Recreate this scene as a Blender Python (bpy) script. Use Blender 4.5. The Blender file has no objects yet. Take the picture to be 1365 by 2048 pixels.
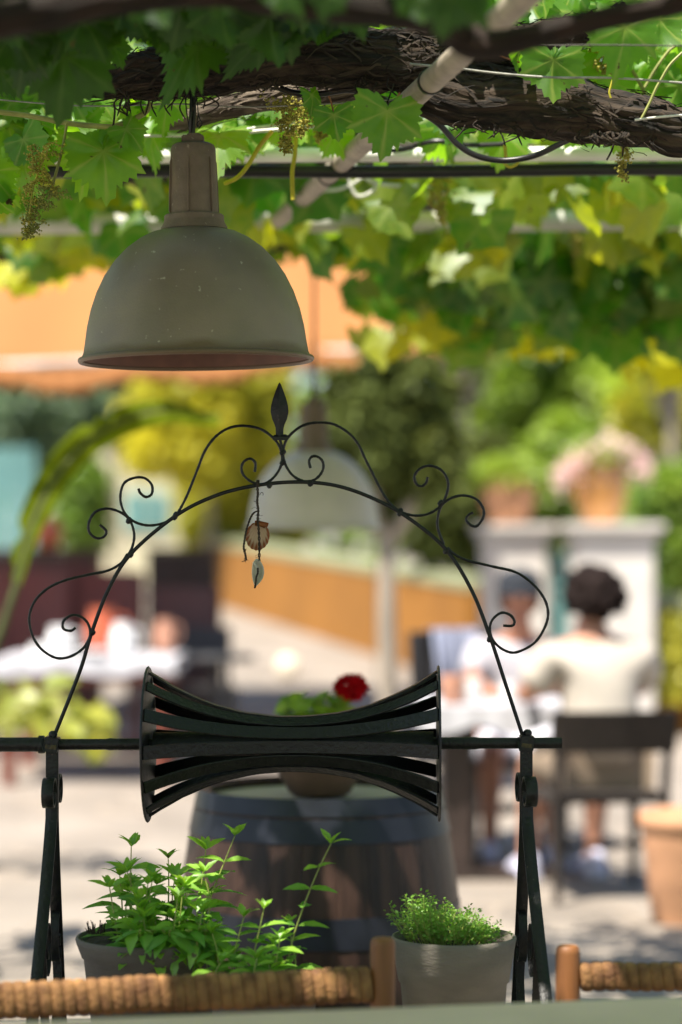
import bpy, bmesh, math, random
import numpy as np
from mathutils import Vector, Matrix, noise

random.seed(7)
RNG = np.random.default_rng(11)
sc = bpy.context.scene
COL = sc.collection
R = math.radians
PI = math.pi

# ------------------------------------------------------------------ camera
F = 2048 * 85.0 / 36.0                 # focal length in photograph pixels
CX, CY, HOR = 682.5, 1024.0, 1080.0
CAMZ = 1.45
PITCH = math.atan((HOR - CY) / F)


def at(px, py, d):
    """point on the photograph's pixel at world depth y = d"""
    u = (px - CX) / F
    v = (CY - py) / F
    k = d / (math.cos(PITCH) - v * math.sin(PITCH))
    return Vector((u * k, d, CAMZ + (math.sin(PITCH) + v * math.cos(PITCH)) * k))


def size(px, d):
    return px * d / F


def gz(y):
    return max(0.0, (min(y, 34.0) - 11.0) * 0.034)


# ------------------------------------------------------------------ helpers
W = {}


def tag(o, label=None, cat=None, group=None, kind=None):
    if label: o['label'] = label
    if cat: o['category'] = cat
    if group: o['group'] = group
    if kind: o['kind'] = kind
    return o


def thing(name, label, cat, loc=(0, 0, 0), rz=0.0, group=None):
    o = bpy.data.objects.new(name, None)
    o.empty_display_size = 0.1
    COL.objects.link(o)
    o.location = loc
    o.rotation_euler = (0, 0, rz)
    W[o] = Matrix.Translation(Vector(loc)) @ Matrix.Rotation(rz, 4, 'Z')
    tag(o, label, cat, group)
    return o


def link(name, me, mat, parent=None):
    if mat: me.materials.append(mat)
    o = bpy.data.objects.new(name, me)
    COL.objects.link(o)
    if parent is not None:
        o.parent = parent
        W[o] = W[parent]
    else:
        W[o] = Matrix.Identity(4)
    return o


def copy_tree(o, parent=None):
    c = o.copy()
    COL.objects.link(c)
    c.parent = parent
    for ch in list(o.children):
        copy_tree(ch, c)
    return c


class MB:
    def __init__(s):
        s.v = []
        s.f = []

    def add(s, vs, fs):
        b = len(s.v)
        s.v.extend([Vector(x) for x in vs])
        s.f.extend([tuple(b + i for i in f) for f in fs])
        return s

    def box(s, c, sz, M=None):
        hx, hy, hz = sz[0] / 2, sz[1] / 2, sz[2] / 2
        vs = [Vector((x, y, z)) for x in (-hx, hx) for y in (-hy, hy) for z in (-hz, hz)]
        if M is not None: vs = [M @ q for q in vs]
        vs = [q + Vector(c) for q in vs]
        return s.add(vs, [(0, 1, 3, 2), (4, 6, 7, 5), (0, 4, 5, 1), (2, 3, 7, 6), (0, 2, 6, 4), (1, 5, 7, 3)])

    def tube(s, pts, r, n=8, cap=True):
        pts = [Vector(p) for p in pts]
        m = len(pts)
        rr = r if isinstance(r, (list, tuple)) else [r] * m
        T = []
        for i in range(m):
            t = pts[min(i + 1, m - 1)] - pts[max(i - 1, 0)]
            T.append(t.normalized() if t.length > 1e-9 else Vector((0, 0, 1)))
        a = Vector((0, 0, 1)) if abs(T[0].z) < 0.9 else Vector((1, 0, 0))
        N = T[0].cross(a).normalized()
        vs = []
        for i in range(m):
            N = (N - T[i] * N.dot(T[i])).normalized()
            B = T[i].cross(N)
            for k in range(n):
                an = 2 * PI * k / n
                vs.append(pts[i] + (N * math.cos(an) + B * math.sin(an)) * rr[i])
        fs = []
        for i in range(m - 1):
            for k in range(n):
                k2 = (k + 1) % n
                fs.append((i * n + k, i * n + k2, (i + 1) * n + k2, (i + 1) * n + k))
        if cap:
            fs.append(tuple(range(n - 1, -1, -1)))
            fs.append(tuple((m - 1) * n + k for k in range(n)))
        return s.add(vs, fs)

    def lathe(s, prof, n=32, c=(0, 0, 0), M=None, wob=None):
        """prof: list of (radius, height); closed at radius 0 ends"""
        c = Vector(c)
        vs, idx, fs = [], [], []
        for (r, z) in prof:
            if r < 1e-6:
                idx.append([len(vs)])
                vs.append(Vector((0, 0, z)))
            else:
                row = []
                for k in range(n):
                    an = 2 * PI * k / n
                    q = r * (wob(an, z) if wob else 1)
                    row.append(len(vs))
                    vs.append(Vector((q * math.cos(an), q * math.sin(an), z)))
                idx.append(row)
        for a, b in zip(idx, idx[1:]):
            for k in range(n):
                k2 = (k + 1) % n
                if len(a) == 1 and len(b) > 1: fs.append((a[0], b[k2], b[k]))
                elif len(b) == 1 and len(a) > 1: fs.append((a[k], a[k2], b[0]))
                elif len(a) > 1: fs.append((a[k], a[k2], b[k2], b[k]))
        if M is not None: vs = [M @ q for q in vs]
        return s.add([q + c for q in vs], fs)

    def ribbon(s, pts, wv, wid, th):
        """flat bar: width along wv, thickness across the path; wid/th may be lists"""
        pts = [Vector(p) for p in pts]
        m = len(pts)
        vs = []
        for i in range(m):
            t = (pts[min(i + 1, m - 1)] - pts[max(i - 1, 0)]).normalized()
            w = wv[i] if isinstance(wv, list) else Vector(wv)
            w = (w - t * w.dot(t)).normalized()
            nn = t.cross(w)
            a = (wid[i] if isinstance(wid, list) else wid) / 2
            b = (th[i] if isinstance(th, list) else th) / 2
            vs += [pts[i] + w * a + nn * b, pts[i] - w * a + nn * b, pts[i] - w * a - nn * b, pts[i] + w * a - nn * b]
        fs = [(3, 2, 1, 0), tuple((m - 1) * 4 + k for k in range(4))]
        for i in range(m - 1):
            for k in range(4):
                k2 = (k + 1) % 4
                fs.append((i * 4 + k, i * 4 + k2, (i + 1) * 4 + k2, (i + 1) * 4 + k))
        return s.add(vs, fs)

    def build(s, name, mat, parent=None, smooth=True, ang=40, bevel=0, seg=2):
        me = bpy.data.meshes.new(name)
        vs = s.v
        if parent is not None:
            inv = W[parent].inverted()
            vs = [inv @ q for q in vs]
        me.from_pydata([tuple(q) for q in vs], [], s.f)
        bm = bmesh.new()
        bm.from_mesh(me)
        if bevel:
            es = [e for e in bm.edges if len(e.link_faces) == 2 and e.calc_face_angle(0) > R(35)]
            bmesh.ops.bevel(bm, geom=es, offset=bevel, segments=seg, affect='EDGES', clamp_overlap=True)
        bmesh.ops.recalc_face_normals(bm, faces=bm.faces)
        bm.to_mesh(me)
        bm.free()
        if smooth:
            me.polygons.foreach_set('use_smooth', [True] * len(me.polygons))
            me.set_sharp_from_angle(angle=R(ang))
        me.update()
        return link(name, me, mat, parent)


def spline(pts, n=6):
    """Catmull-Rom through points"""
    P = [Vector(p) for p in pts]
    P = [P[0] * 2 - P[1]] + P + [P[-1] * 2 - P[-2]]
    out = []
    for i in range(1, len(P) - 2):
        a, b, c, d = P[i - 1], P[i], P[i + 1], P[i + 2]
        for k in range(n):
            t = k / n
            out.append(0.5 * ((2 * b) + (c - a) * t + (2 * a - 5 * b + 4 * c - d) * t * t + (3 * b - a - 3 * c + d) * t ** 3))
    out.append(P[-2])
    return out


# ------------------------------------------------------------------ materials
def new_mat(name):
    m = bpy.data.materials.new(name)
    m.use_nodes = True
    nt = m.node_tree
    nt.nodes.clear()
    out = nt.nodes.new('ShaderNodeOutputMaterial')
    return m, nt, out


def N(nt, t, **kw):
    n = nt.nodes.new(t)
    for k, v in kw.items():
        if k in n.inputs: n.inputs[k].default_value = v
        else: setattr(n, k, v)
    return n


def c4(c): return (c[0], c[1], c[2], 1.0)


def mat(name, col, rough=0.6, metal=0.0, var=0.15, scale=8.0, bump=0.0, bscale=40.0, col2=None, stretch=(1, 1, 1),
        spec=0.5, trans=0.0, coat=0.0, lo=0.35, hi=0.65, detail=5.0, speck=None, rimz=None):
    m, nt, out = new_mat(name)
    L = nt.links.new
    p = N(nt, 'ShaderNodeBsdfPrincipled')
    p.inputs['Roughness'].default_value = rough
    p.inputs['Metallic'].default_value = metal
    p.inputs['Specular IOR Level'].default_value = spec
    p.inputs['Coat Weight'].default_value = coat
    tc = N(nt, 'ShaderNodeTexCoord')
    mp = N(nt, 'ShaderNodeMapping')
    mp.inputs['Scale'].default_value = stretch
    L(tc.outputs['Object'], mp.inputs['Vector'])
    nz = N(nt, 'ShaderNodeTexNoise')
    nz.inputs['Scale'].default_value = scale
    nz.inputs['Detail'].default_value = detail
    L(mp.outputs[0], nz.inputs['Vector'])
    rp = N(nt, 'ShaderNodeValToRGB')
    a = col2 if col2 else tuple(max(0, x * (1 - var)) for x in col)
    b = col if col2 else tuple(min(1, x * (1 + var)) for x in col)
    rp.color_ramp.elements[0].position = lo
    rp.color_ramp.elements[1].position = hi
    rp.color_ramp.elements[0].color = c4(a)
    rp.color_ramp.elements[1].color = c4(b)
    L(nz.outputs['Fac'], rp.inputs['Fac'])
    colo = rp.outputs['Color']
    if speck:
        sc_, th_, sw_, cl_ = speck
        n3 = N(nt, 'ShaderNodeTexNoise')
        n3.inputs['Scale'].default_value = sc_
        n3.inputs['Detail'].default_value = 3.0
        L(tc.outputs['Object'], n3.inputs['Vector'])
        r3 = N(nt, 'ShaderNodeMapRange')
        r3.inputs['From Min'].default_value = th_
        r3.inputs['From Max'].default_value = th_ + sw_
        L(n3.outputs['Fac'], r3.inputs['Value'])
        m3 = N(nt, 'ShaderNodeMix', data_type='RGBA')
        L(r3.outputs[0], m3.inputs[0])
        L(colo, m3.inputs[6])
        m3.inputs[7].default_value = c4(cl_)
        colo = m3.outputs[2]
    if rimz:
        z_, wz_, cl_ = rimz
        sx_ = N(nt, 'ShaderNodeSeparateXYZ')
        L(tc.outputs['Object'], sx_.inputs[0])
        ad_ = N(nt, 'ShaderNodeMath', operation='MULTIPLY_ADD')
        L(nz.outputs['Fac'], ad_.inputs[0])
        ad_.inputs[1].default_value = -wz_ * 3
        L(sx_.outputs[2], ad_.inputs[2])
        r4 = N(nt, 'ShaderNodeMapRange')
        r4.inputs['From Min'].default_value = z_ - wz_ * 1.5
        r4.inputs['From Max'].default_value = z_ - wz_ * 2.5
        L(ad_.outputs[0], r4.inputs['Value'])
        m4 = N(nt, 'ShaderNodeMix', data_type='RGBA')
        L(r4.outputs[0], m4.inputs[0])
        L(colo, m4.inputs[6])
        m4.inputs[7].default_value = c4(cl_)
        colo = m4.outputs[2]
    L(colo, p.inputs['Base Color'])
    rr = N(nt, 'ShaderNodeMapRange')
    rr.inputs['To Min'].default_value = max(0.05, rough - 0.1)
    rr.inputs['To Max'].default_value = min(1, rough + 0.1)
    L(nz.outputs['Fac'], rr.inputs['Value'])
    L(rr.outputs[0], p.inputs['Roughness'])
    if bump:
        nb = N(nt, 'ShaderNodeTexNoise')
        nb.inputs['Scale'].default_value = bscale
        nb.inputs['Detail'].default_value = 6.0
        L(mp.outputs[0], nb.inputs['Vector'])
        bp = N(nt, 'ShaderNodeBump')
        bp.inputs['Strength'].default_value = bump
        bp.inputs['Distance'].default_value = 0.01
        L(nb.outputs['Fac'], bp.inputs['Height'])
        L(bp.outputs['Normal'], p.inputs['Normal'])
    sh = p.outputs[0]
    if trans:
        tr = N(nt, 'ShaderNodeBsdfTranslucent')
        L(rp.outputs['Color'], tr.inputs['Color'])
        mx = N(nt, 'ShaderNodeMixShader')
        mx.inputs[0].default_value = trans
        L(sh, mx.inputs[1])
        L(tr.outputs[0], mx.inputs[2])
        sh = mx.outputs[0]
    L(sh, out.inputs['Surface'])
    return m


def leaf_mat(name, dark, light, tdark, tlight, tw=0.45, gloss=0.05, rough=0.45, vein=(0.35, 0.45, 0.12), vw=0.5, spots=True):
    """leaf: two reflected and two transmitted colours chosen leaf by leaf, with pale veins"""
    m, nt, out = new_mat(name)
    L = nt.links.new
    at_ = N(nt, 'ShaderNodeAttribute', attribute_name='tint')
    av = N(nt, 'ShaderNodeAttribute', attribute_name='vein')
    tc = N(nt, 'ShaderNodeTexCoord')
    nz = N(nt, 'ShaderNodeTexNoise')
    nz.inputs['Scale'].default_value = 45.0
    L(tc.outputs['Object'], nz.inputs['Vector'])
    ns_ = N(nt, 'ShaderNodeTexNoise')
    ns_.inputs['Scale'].default_value = 38.0
    ns_.inputs['Detail'].default_value = 4.0
    L(tc.outputs['Object'], ns_.inputs['Vector'])
    sp_ = N(nt, 'ShaderNodeMapRange')
    sp_.inputs['From Min'].default_value = .68
    sp_.inputs['From Max'].default_value = .72
    L(ns_.outputs['Fac'], sp_.inputs['Value'])
    ad = N(nt, 'ShaderNodeMath', operation='MULTIPLY_ADD')
    L(nz.outputs['Fac'], ad.inputs[0])
    ad.inputs[1].default_value = 0.5
    su = N(nt, 'ShaderNodeMath', operation='SUBTRACT')
    L(at_.outputs['Fac'], su.inputs[0])
    su.inputs[1].default_value = 0.25
    L(su.outputs[0], ad.inputs[2])

    def mixc(a, b):
        x = N(nt, 'ShaderNodeMix', data_type='RGBA')
        x.inputs[6].default_value = c4(a)
        x.inputs[7].default_value = c4(b)
        L(ad.outputs[0], x.inputs[0])
        y = N(nt, 'ShaderNodeMix', data_type='RGBA')
        mu = N(nt, 'ShaderNodeMath', operation='MULTIPLY')
        L(av.outputs['Fac'], mu.inputs[0])
        mu.inputs[1].default_value = vw
        L(mu.outputs[0], y.inputs[0])
        L(x.outputs[2], y.inputs[6])
        y.inputs[7].default_value = c4(vein)
        if not spots: return y.outputs[2]
        z = N(nt, 'ShaderNodeMix', data_type='RGBA')
        L(sp_.outputs[0], z.inputs[0])
        L(y.outputs[2], z.inputs[6])
        z.inputs[7].default_value = (.10, .06, .018, 1)
        return z.outputs[2]
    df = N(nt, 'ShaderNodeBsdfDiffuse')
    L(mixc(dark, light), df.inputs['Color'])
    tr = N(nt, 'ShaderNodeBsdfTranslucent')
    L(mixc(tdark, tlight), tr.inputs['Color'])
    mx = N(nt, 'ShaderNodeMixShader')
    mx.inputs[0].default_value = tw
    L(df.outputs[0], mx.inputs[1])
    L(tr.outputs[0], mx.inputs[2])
    gl = N(nt, 'ShaderNodeBsdfGlossy')
    gl.inputs['Roughness'].default_value = rough
    gl.inputs['Color'].default_value = (0.9, 0.95, 1, 1)
    m2 = N(nt, 'ShaderNodeMixShader')
    m2.inputs[0].default_value = gloss
    L(mx.outputs[0], m2.inputs[1])
    L(gl.outputs[0], m2.inputs[2])
    L(m2.outputs[0], out.inputs['Surface'])
    return m


def bark_mat(name, dark, light, su=9.0, sv=60.0):
    m, nt, out = new_mat(name)
    L = nt.links.new
    a = N(nt, 'ShaderNodeAttribute', attribute_name='bark')
    mp = N(nt, 'ShaderNodeMapping')
    mp.inputs['Scale'].default_value = (su, sv, sv)
    L(a.outputs['Vector'], mp.inputs['Vector'])
    nz = N(nt, 'ShaderNodeTexNoise')
    nz.inputs['Scale'].default_value = 1.0
    nz.inputs['Detail'].default_value = 8.0
    nz.inputs['Roughness'].default_value = 0.65
    nz.inputs['Distortion'].default_value = 0.6
    L(mp.outputs[0], nz.inputs['Vector'])
    rp = N(nt, 'ShaderNodeValToRGB')
    rp.color_ramp.elements[0].position = 0.40
    rp.color_ramp.elements[1].position = 0.68
    rp.color_ramp.elements[0].color = c4(dark)
    rp.color_ramp.elements[1].color = c4(light)
    L(nz.outputs['Fac'], rp.inputs['Fac'])
    p = N(nt, 'ShaderNodeBsdfPrincipled')
    p.inputs['Roughness'].default_value = 0.9
    L(rp.outputs['Color'], p.inputs['Base Color'])
    bp = N(nt, 'ShaderNodeBump')
    bp.inputs['Strength'].default_value = 0.9
    bp.inputs['Distance'].default_value = 0.012
    L(nz.outputs['Fac'], bp.inputs['Height'])
    L(bp.outputs['Normal'], p.inputs['Normal'])
    L(p.outputs[0], out.inputs['Surface'])
    return m


def paving_mat(name):
    m, nt, out = new_mat(name)
    L = nt.links.new
    tc = N(nt, 'ShaderNodeTexCoord')
    vo = N(nt, 'ShaderNodeTexVoronoi', feature='DISTANCE_TO_EDGE')
    vo.inputs['Scale'].default_value = 2.6
    nd = N(nt, 'ShaderNodeTexNoise')
    nd.inputs['Scale'].default_value = 3.0
    mx = N(nt, 'ShaderNodeMix', data_type='RGBA')
    mx.inputs[0].default_value = 0.08
    L(tc.outputs['Object'], nd.inputs['Vector'])
    L(tc.outputs['Object'], mx.inputs[6])
    L(nd.outputs['Color'], mx.inputs[7])
    L(mx.outputs[2], vo.inputs['Vector'])
    vc = N(nt, 'ShaderNodeTexVoronoi')
    vc.inputs['Scale'].default_value = 2.6
    L(mx.outputs[2], vc.inputs['Vector'])
    edge = N(nt, 'ShaderNodeMapRange')
    edge.inputs['From Min'].default_value = 0.01
    edge.inputs['From Max'].default_value = 0.05
    L(vo.outputs['Distance'], edge.inputs['Value'])
    n2 = N(nt, 'ShaderNodeTexNoise')
    n2.inputs['Scale'].default_value = 1.3
    n2.inputs['Detail'].default_value = 8
    L(tc.outputs['Object'], n2.inputs['Vector'])
    rp = N(nt, 'ShaderNodeValToRGB')
    rp.color_ramp.elements[0].position = 0.3
    rp.color_ramp.elements[1].position = 0.7
    rp.color_ramp.elements[0].color = (0.21, 0.18, 0.148, 1)
    rp.color_ramp.elements[1].color = (0.31, 0.268, 0.226, 1)
    L(n2.outputs['Fac'], rp.inputs['Fac'])
    sep = N(nt, 'ShaderNodeSeparateColor')
    L(vc.outputs['Color'], sep.inputs[0])
    ms = N(nt, 'ShaderNodeMapRange')
    ms.inputs['To Min'].default_value = 0.82
    ms.inputs['To Max'].default_value = 1.08
    L(sep.outputs[0], ms.inputs['Value'])
    mul = N(nt, 'ShaderNodeMix', data_type='RGBA', blend_type='MULTIPLY')
    mul.inputs[0].default_value = 1.0
    L(rp.outputs['Color'], mul.inputs[6])
    L(ms.outputs[0], mul.inputs[7])
    jt = N(nt, 'ShaderNodeMix', data_type='RGBA')
    jt.inputs[6].default_value = (0.30, 0.25, 0.20, 1)
    L(edge.outputs[0], jt.inputs[0])
    L(mul.outputs[2], jt.inputs[7])
    p = N(nt, 'ShaderNodeBsdfPrincipled')
    p.inputs['Roughness'].default_value = 0.8
    L(jt.outputs[2], p.inputs['Base Color'])
    bp = N(nt, 'ShaderNodeBump')
    bp.inputs['Strength'].default_value = 0.5
    bp.inputs['Distance'].default_value = 0.02
    L(edge.outputs[0], bp.inputs['Height'])
    L(bp.outputs['Normal'], p.inputs['Normal'])
    L(p.outputs[0], out.inputs['Surface'])
    return m


def shell_mat(name):
    """scallop: pale inside with rusty rays and rim, by the rim / ray attributes"""
    m, nt, out = new_mat(name)
    L = nt.links.new
    a = N(nt, 'ShaderNodeAttribute', attribute_name='tint')
    rp = N(nt, 'ShaderNodeValToRGB')
    rp.color_ramp.elements[0].position = 0.3
    rp.color_ramp.elements[1].position = 0.9
    rp.color_ramp.elements[0].color = (0.62, 0.47, 0.34, 1)
    rp.color_ramp.elements[1].color = (0.33, 0.10, 0.025, 1)
    L(a.outputs['Fac'], rp.inputs['Fac'])
    p = N(nt, 'ShaderNodeBsdfPrincipled')
    p.inputs['Roughness'].default_value = 0.45
    L(rp.outputs['Color'], p.inputs['Base Color'])
    t = N(nt, 'ShaderNodeBsdfTranslucent')
    L(rp.outputs['Color'], t.inputs['Color'])
    x = N(nt, 'ShaderNodeMixShader')
    x.inputs[0].default_value = 0.4
    L(p.outputs[0], x.inputs[1])
    L(t.outputs[0], x.inputs[2])
    L(x.outputs[0], out.inputs['Surface'])
    return m


M = {}
M['iron'] = mat('black_iron', (0.006, 0.006, 0.007), 0.42, 0.0, 0.35, 60, 0.25, 120, spec=0.35, speck=(130, .70, .05, (.06, .042, .028)))
M['iron_worn'] = mat('worn_brass_clamp', (0.10, 0.075, 0.03), 0.5, 0.5, 0.5, 90, 0.2, 150, col2=(0.015, 0.014, 0.012))
M['lamp'] = mat('lamp_paint', (0.190, 0.150, 0.112), 0.42, 0.0, 0.12, 9, 0.10, 260, detail=10, speck=(70, .70, .03, (.40, .36, .29)), rimz=(.022, .012, (.13, .085, .05)))
M['lamp_neck'] = mat('lamp_cast_metal', (0.150, 0.112, 0.080), 0.6, 0.0, 0.2, 24, 0.2, 160, speck=(90, .68, .04, (.26, .21, .16)))
M['lamp_in'] = mat('lamp_inside', (0.15, 0.068, 0.046), 0.6, 0.0, 0.2, 20)
M['lamp_pale'] = mat('lamp_pale_paint', (0.52, 0.48, 0.43), 0.45, 0.0, 0.06, 14)
M['stone'] = mat('curb_stone', (0.36, 0.32, 0.27), 0.85, 0, 0.3, 6, 0.5, 30)
M['pot_grey'] = mat('grey_clay', (0.185, 0.162, 0.135), 0.8, 0, 0.16, 9, 0.25, 90, stretch=(1, 1, 3), detail=8)
M['pot_dark'] = mat('dark_clay', (0.105, 0.092, 0.082), 0.8, 0, 0.16, 9, 0.25, 90, stretch=(1, 1, 3), detail=8)
M['soil'] = mat('soil', (0.035, 0.025, 0.018), 0.95, 0, 0.5, 40, 0.8, 60)
M['terracotta'] = mat('terracotta', (0.58, 0.30, 0.165), 0.75, 0, 0.16, 5, 0.15, 50, stretch=(1, 1, 2))
M['glazed'] = mat('glazed_terracotta', (0.58, 0.27, 0.07), 0.14, 0, 0.2, 5, coat=0.8)
M['bowl'] = mat('brown_bowl', (0.10, 0.055, 0.035), 0.6, 0, 0.2, 10)
M['oak'] = mat('barrel_oak', (0.034, 0.018, 0.013), 0.42, 0, 0.6, 7, 0.3, 30, stretch=(4, 4, 0.35), spec=0.3)
M['head'] = mat('barrel_head_oak', (0.42, 0.36, 0.29), 0.7, 0, 0.25, 5, 0.2, 30, stretch=(1, 8, 1))
M['hoop'] = mat('hoop_steel', (0.012, 0.014, 0.022), 0.4, 0.3, 0.35, 9)
M['rush'] = mat('rush_weave', (0.33, 0.165, 0.06), 0.85, 0, 0.35, 30, 0.4, 140, col2=(0.12, 0.05, 0.018))
M['wood_post'] = mat('brown_wood', (0.21, 0.078, 0.022), 0.55, 0, 0.3, 8, 0.15, 40, stretch=(3, 3, 0.4))
M['table_top'] = mat('grey_green_paint', (0.80, 0.57, 0.47), 0.5, 0, 0.06, 6, 0.05, 40)
M['steel'] = mat('galvanised_pipe', (0.34, 0.29, 0.235), 0.5, 0.1, 0.2, 30, 0.1, 100)
M['white_pipe'] = mat('white_pipe', (0.90, 0.89, 0.85), 0.4, 0, 0.08, 10)
M['rust_pipe'] = mat('dull_pipe', (0.52, 0.51, 0.47), 0.5, 0.0, 0.2, 8)
M['rubber'] = mat('black_rubber', (0.012, 0.012, 0.014), 0.35, 0, 0.2, 20)
M['wire'] = mat('wire', (0.30, 0.29, 0.26), 0.45, 0.3, 0.3, 40)
M['chrome'] = mat('polished_steel', (0.9, 0.85, 0.72), 0.22, 1.0, 0.02, 5)
M['wire_dark'] = mat('dark_wire', (0.05, 0.045, 0.035), 0.5, 0.2, 0.3, 40)
M['wire_pale'] = mat('pale_wire', (0.62, 0.60, 0.55), 0.5, 0, 0.2, 40)
M['cane'] = mat('green_cane', (0.26, 0.27, 0.07), 0.5, 0, 0.25, 20)
M['petiole'] = mat('petiole', (0.30, 0.34, 0.08), 0.5, 0, 0.2, 30, trans=0.2)
M['redstem'] = mat('reddish_petiole', (0.30, 0.11, 0.05), 0.5, 0, 0.2, 30)
M['tendril'] = mat('yellow_tendril', (0.62, 0.56, 0.06), 0.5, 0, 0.1, 30, trans=0.4)
M['bark'] = bark_mat('vine_bark', (0.005, 0.0035, 0.0025), (0.075, 0.050, 0.032))
M['bark_near'] = bark_mat('branch_bark', (0.007, 0.003, 0.0018), (0.028, 0.012, 0.007))
M['bark_pale'] = bark_mat('pale_bark', (0.06, 0.042, 0.032), (0.24, 0.19, 0.14))
M['trunk'] = mat('grey_trunk', (0.30, 0.255, 0.20), 0.85, 0, 0.25, 6, 0.4, 20, stretch=(3, 3, .5))
M['cluster'] = mat('grape_flowers', (0.50, 0.46, 0.09), 0.6, 0, 0.3, 60, trans=0.4)
M['cluster_dark'] = mat('grape_buds', (0.32, 0.34, 0.08), 0.6, 0, 0.3, 60, trans=0.35)
M['cord'] = mat('twisted_cord', (0.035, 0.024, 0.016), 0.9, 0, 0.4, 200, 0.3, 300)
M['shell_white'] = mat('white_shell', (0.62, 0.60, 0.52), 0.4, 0, 0.12, 60, trans=0.35)
M['shell'] = shell_mat('scallop')
M['awning'] = mat('orange_canvas', (0.50, 0.215, 0.068), 0.85, 0, 0.05, 1.2, 0.03, 30, trans=0.35)
M['ochre'] = mat('ochre_render', (0.31, 0.130, 0.015), 0.9, 0, 0.12, 1.6, 0.2, 20)
M['mint'] = mat('mint_coping', (0.30, 0.32, 0.18), 0.8, 0, 0.08, 3)
M['whitewash'] = mat('whitewashed_stone', (0.64, 0.60, 0.55), 0.9, 0, 0.08, 3, 0.2, 20)
M['cream'] = mat('cream_render', (0.60, 0.55, 0.37), 0.9, 0, 0.06, 1)
M['turq'] = mat('turquoise_paint', (0.13, 0.29, 0.28), 0.6, 0, 0.1, 4)
M['cloth'] = mat('white_cloth', (0.48, 0.48, 0.51), 0.9, 0, 0.04, 6)
M['china'] = mat('white_china', (0.85, 0.85, 0.84), 0.12, 0, 0.02, 5, coat=0.6)
M['maroon'] = mat('maroon_wood', (0.060, 0.016, 0.013), 0.5, 0, 0.25, 5)
M['chair_red'] = mat('oxblood_wood', (0.12, 0.026, 0.020), 0.5, 0, 0.25, 5)
M['globe'] = mat('glint_cream', (0.88, 0.80, 0.62), 0.3, 0, 0.02, 5)  # pale colour stands in for a glint
M['redwood'] = mat('red_brown_wood', (0.17, 0.042, 0.025), 0.5, 0, 0.25, 5)
M['brown_dk'] = mat('dark_brown_wood', (0.035, 0.022, 0.018), 0.55, 0, 0.3, 5)
M['black_wood'] = mat('charcoal_wood', (0.022, 0.021, 0.022), 0.55, 0, 0.3, 8)
M['wicker'] = mat('dark_wicker', (0.026, 0.019, 0.015), 0.8, 0, 0.4, 40, 0.5, 60)
M['red_glass'] = mat('red_orange_ceramic', (0.55, 0.12, 0.05), 0.3, 0, 0.15, 6, coat=0.4)
M['skin'] = mat('skin', (0.42, 0.19, 0.115), 0.55, 0, 0.08, 20)
M['skin_pale'] = mat('skin_light', (0.52, 0.26, 0.17), 0.55, 0, 0.08, 20)
M['hair'] = mat('dark_hair', (0.016, 0.010, 0.009), 0.8, 0, 0.4, 60, 0.8, 70, spec=0.12)
M['hair_br'] = mat('brown_hair', (0.05, 0.028, 0.018), 0.6, 0, 0.4, 60, 0.6, 70)
M['shirt'] = mat('cream_shirt', (0.48, 0.43, 0.37), 0.9, 0, 0.05, 8, 0.2, 14)
M['top'] = mat('white_top', (0.42, 0.40, 0.43), 0.9, 0, 0.05, 8, 0.2, 14)
M['shorts'] = mat('white_shorts', (0.68, 0.68, 0.74), 0.9, 0, 0.06, 8, 0.2, 14)
M['beige'] = mat('beige_shorts', (0.27, 0.205, 0.145), 0.9, 0, 0.08, 8, 0.2, 14)
M['cap'] = mat('grey_blue_cap', (0.018, 0.022, 0.03), 0.9, 0, 0.1, 12)
M['shoe'] = mat('pale_trainers', (0.62, 0.62, 0.78), 0.7, 0, 0.08, 12)
M['sole'] = mat('shoe_sole', (0.55, 0.55, 0.55), 0.7, 0, 0.08, 12)
M['eye'] = mat('eye', (0.02, 0.015, 0.012), 0.2)
M['lips'] = mat('lips', (0.33, 0.10, 0.075), 0.5)
M['jacket'] = mat('pale_blue_jacket', (0.20, 0.22, 0.30), 0.9, 0, 0.1, 8, 0.4, 10)
M['paving'] = paving_mat('pale_paving')
M['petal_red'] = mat('red_petals', (0.50, 0.004, 0.010), 0.9, 0, 0.2, 40, trans=0.25, spec=0.1)
M['petal_pink'] = mat('pink_petals', (0.85, 0.60, 0.57), 0.7, 0, 0.12, 9, trans=0.25)
# leaves:             reflected dark / light            transmitted dark / light
M['leaf_shade'] = leaf_mat('vine_leaf_shaded', (0.016, 0.038, 0.008), (0.036, 0.080, 0.016), (0.030, 0.10, 0.006), (0.12, 0.32, 0.010), 0.45, 0.02, vein=(0.13, 0.21, 0.05), vw=0.35)  # dark copy of the vine leaf, shade put into its colour
M['leaf_fresh'] = leaf_mat('vine_leaf_fresh', (0.04, 0.12, 0.010), (0.11, 0.24, 0.02), (0.12, 0.46, 0.010), (0.46, 0.80, 0.012), 0.55, 0.03, vein=(0.42, 0.50, 0.10), vw=0.6)
M['leaf_back'] = leaf_mat('vine_leaf_mixed', (0.036, 0.105, 0.010), (0.19, 0.25, 0.016), (0.12, 0.42, 0.01), (0.90, 0.82, 0.012), 0.55, 0.03, vein=(0.35, 0.42, 0.08), vw=0.35)
M['leaf_glow'] = leaf_mat('vine_leaf_sunlit', (0.10, 0.16, 0.010), (0.42, 0.44, 0.014), (0.30, 0.45, 0.01), (0.92, 0.86, 0.012), 0.5, 0.02, vein=(0.5, 0.5, 0.05), vw=0.3)  # bright copy of the vine leaf, sunlight put into its colour
M['mint_leaf'] = leaf_mat('mint_leaf', (0.08, 0.25, 0.018), (0.26, 0.48, 0.035), (0.18, 0.55, 0.015), (0.50, 0.82, 0.03), 0.4, 0.05, vein=(0.25, 0.40, 0.09), vw=0.4)
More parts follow.
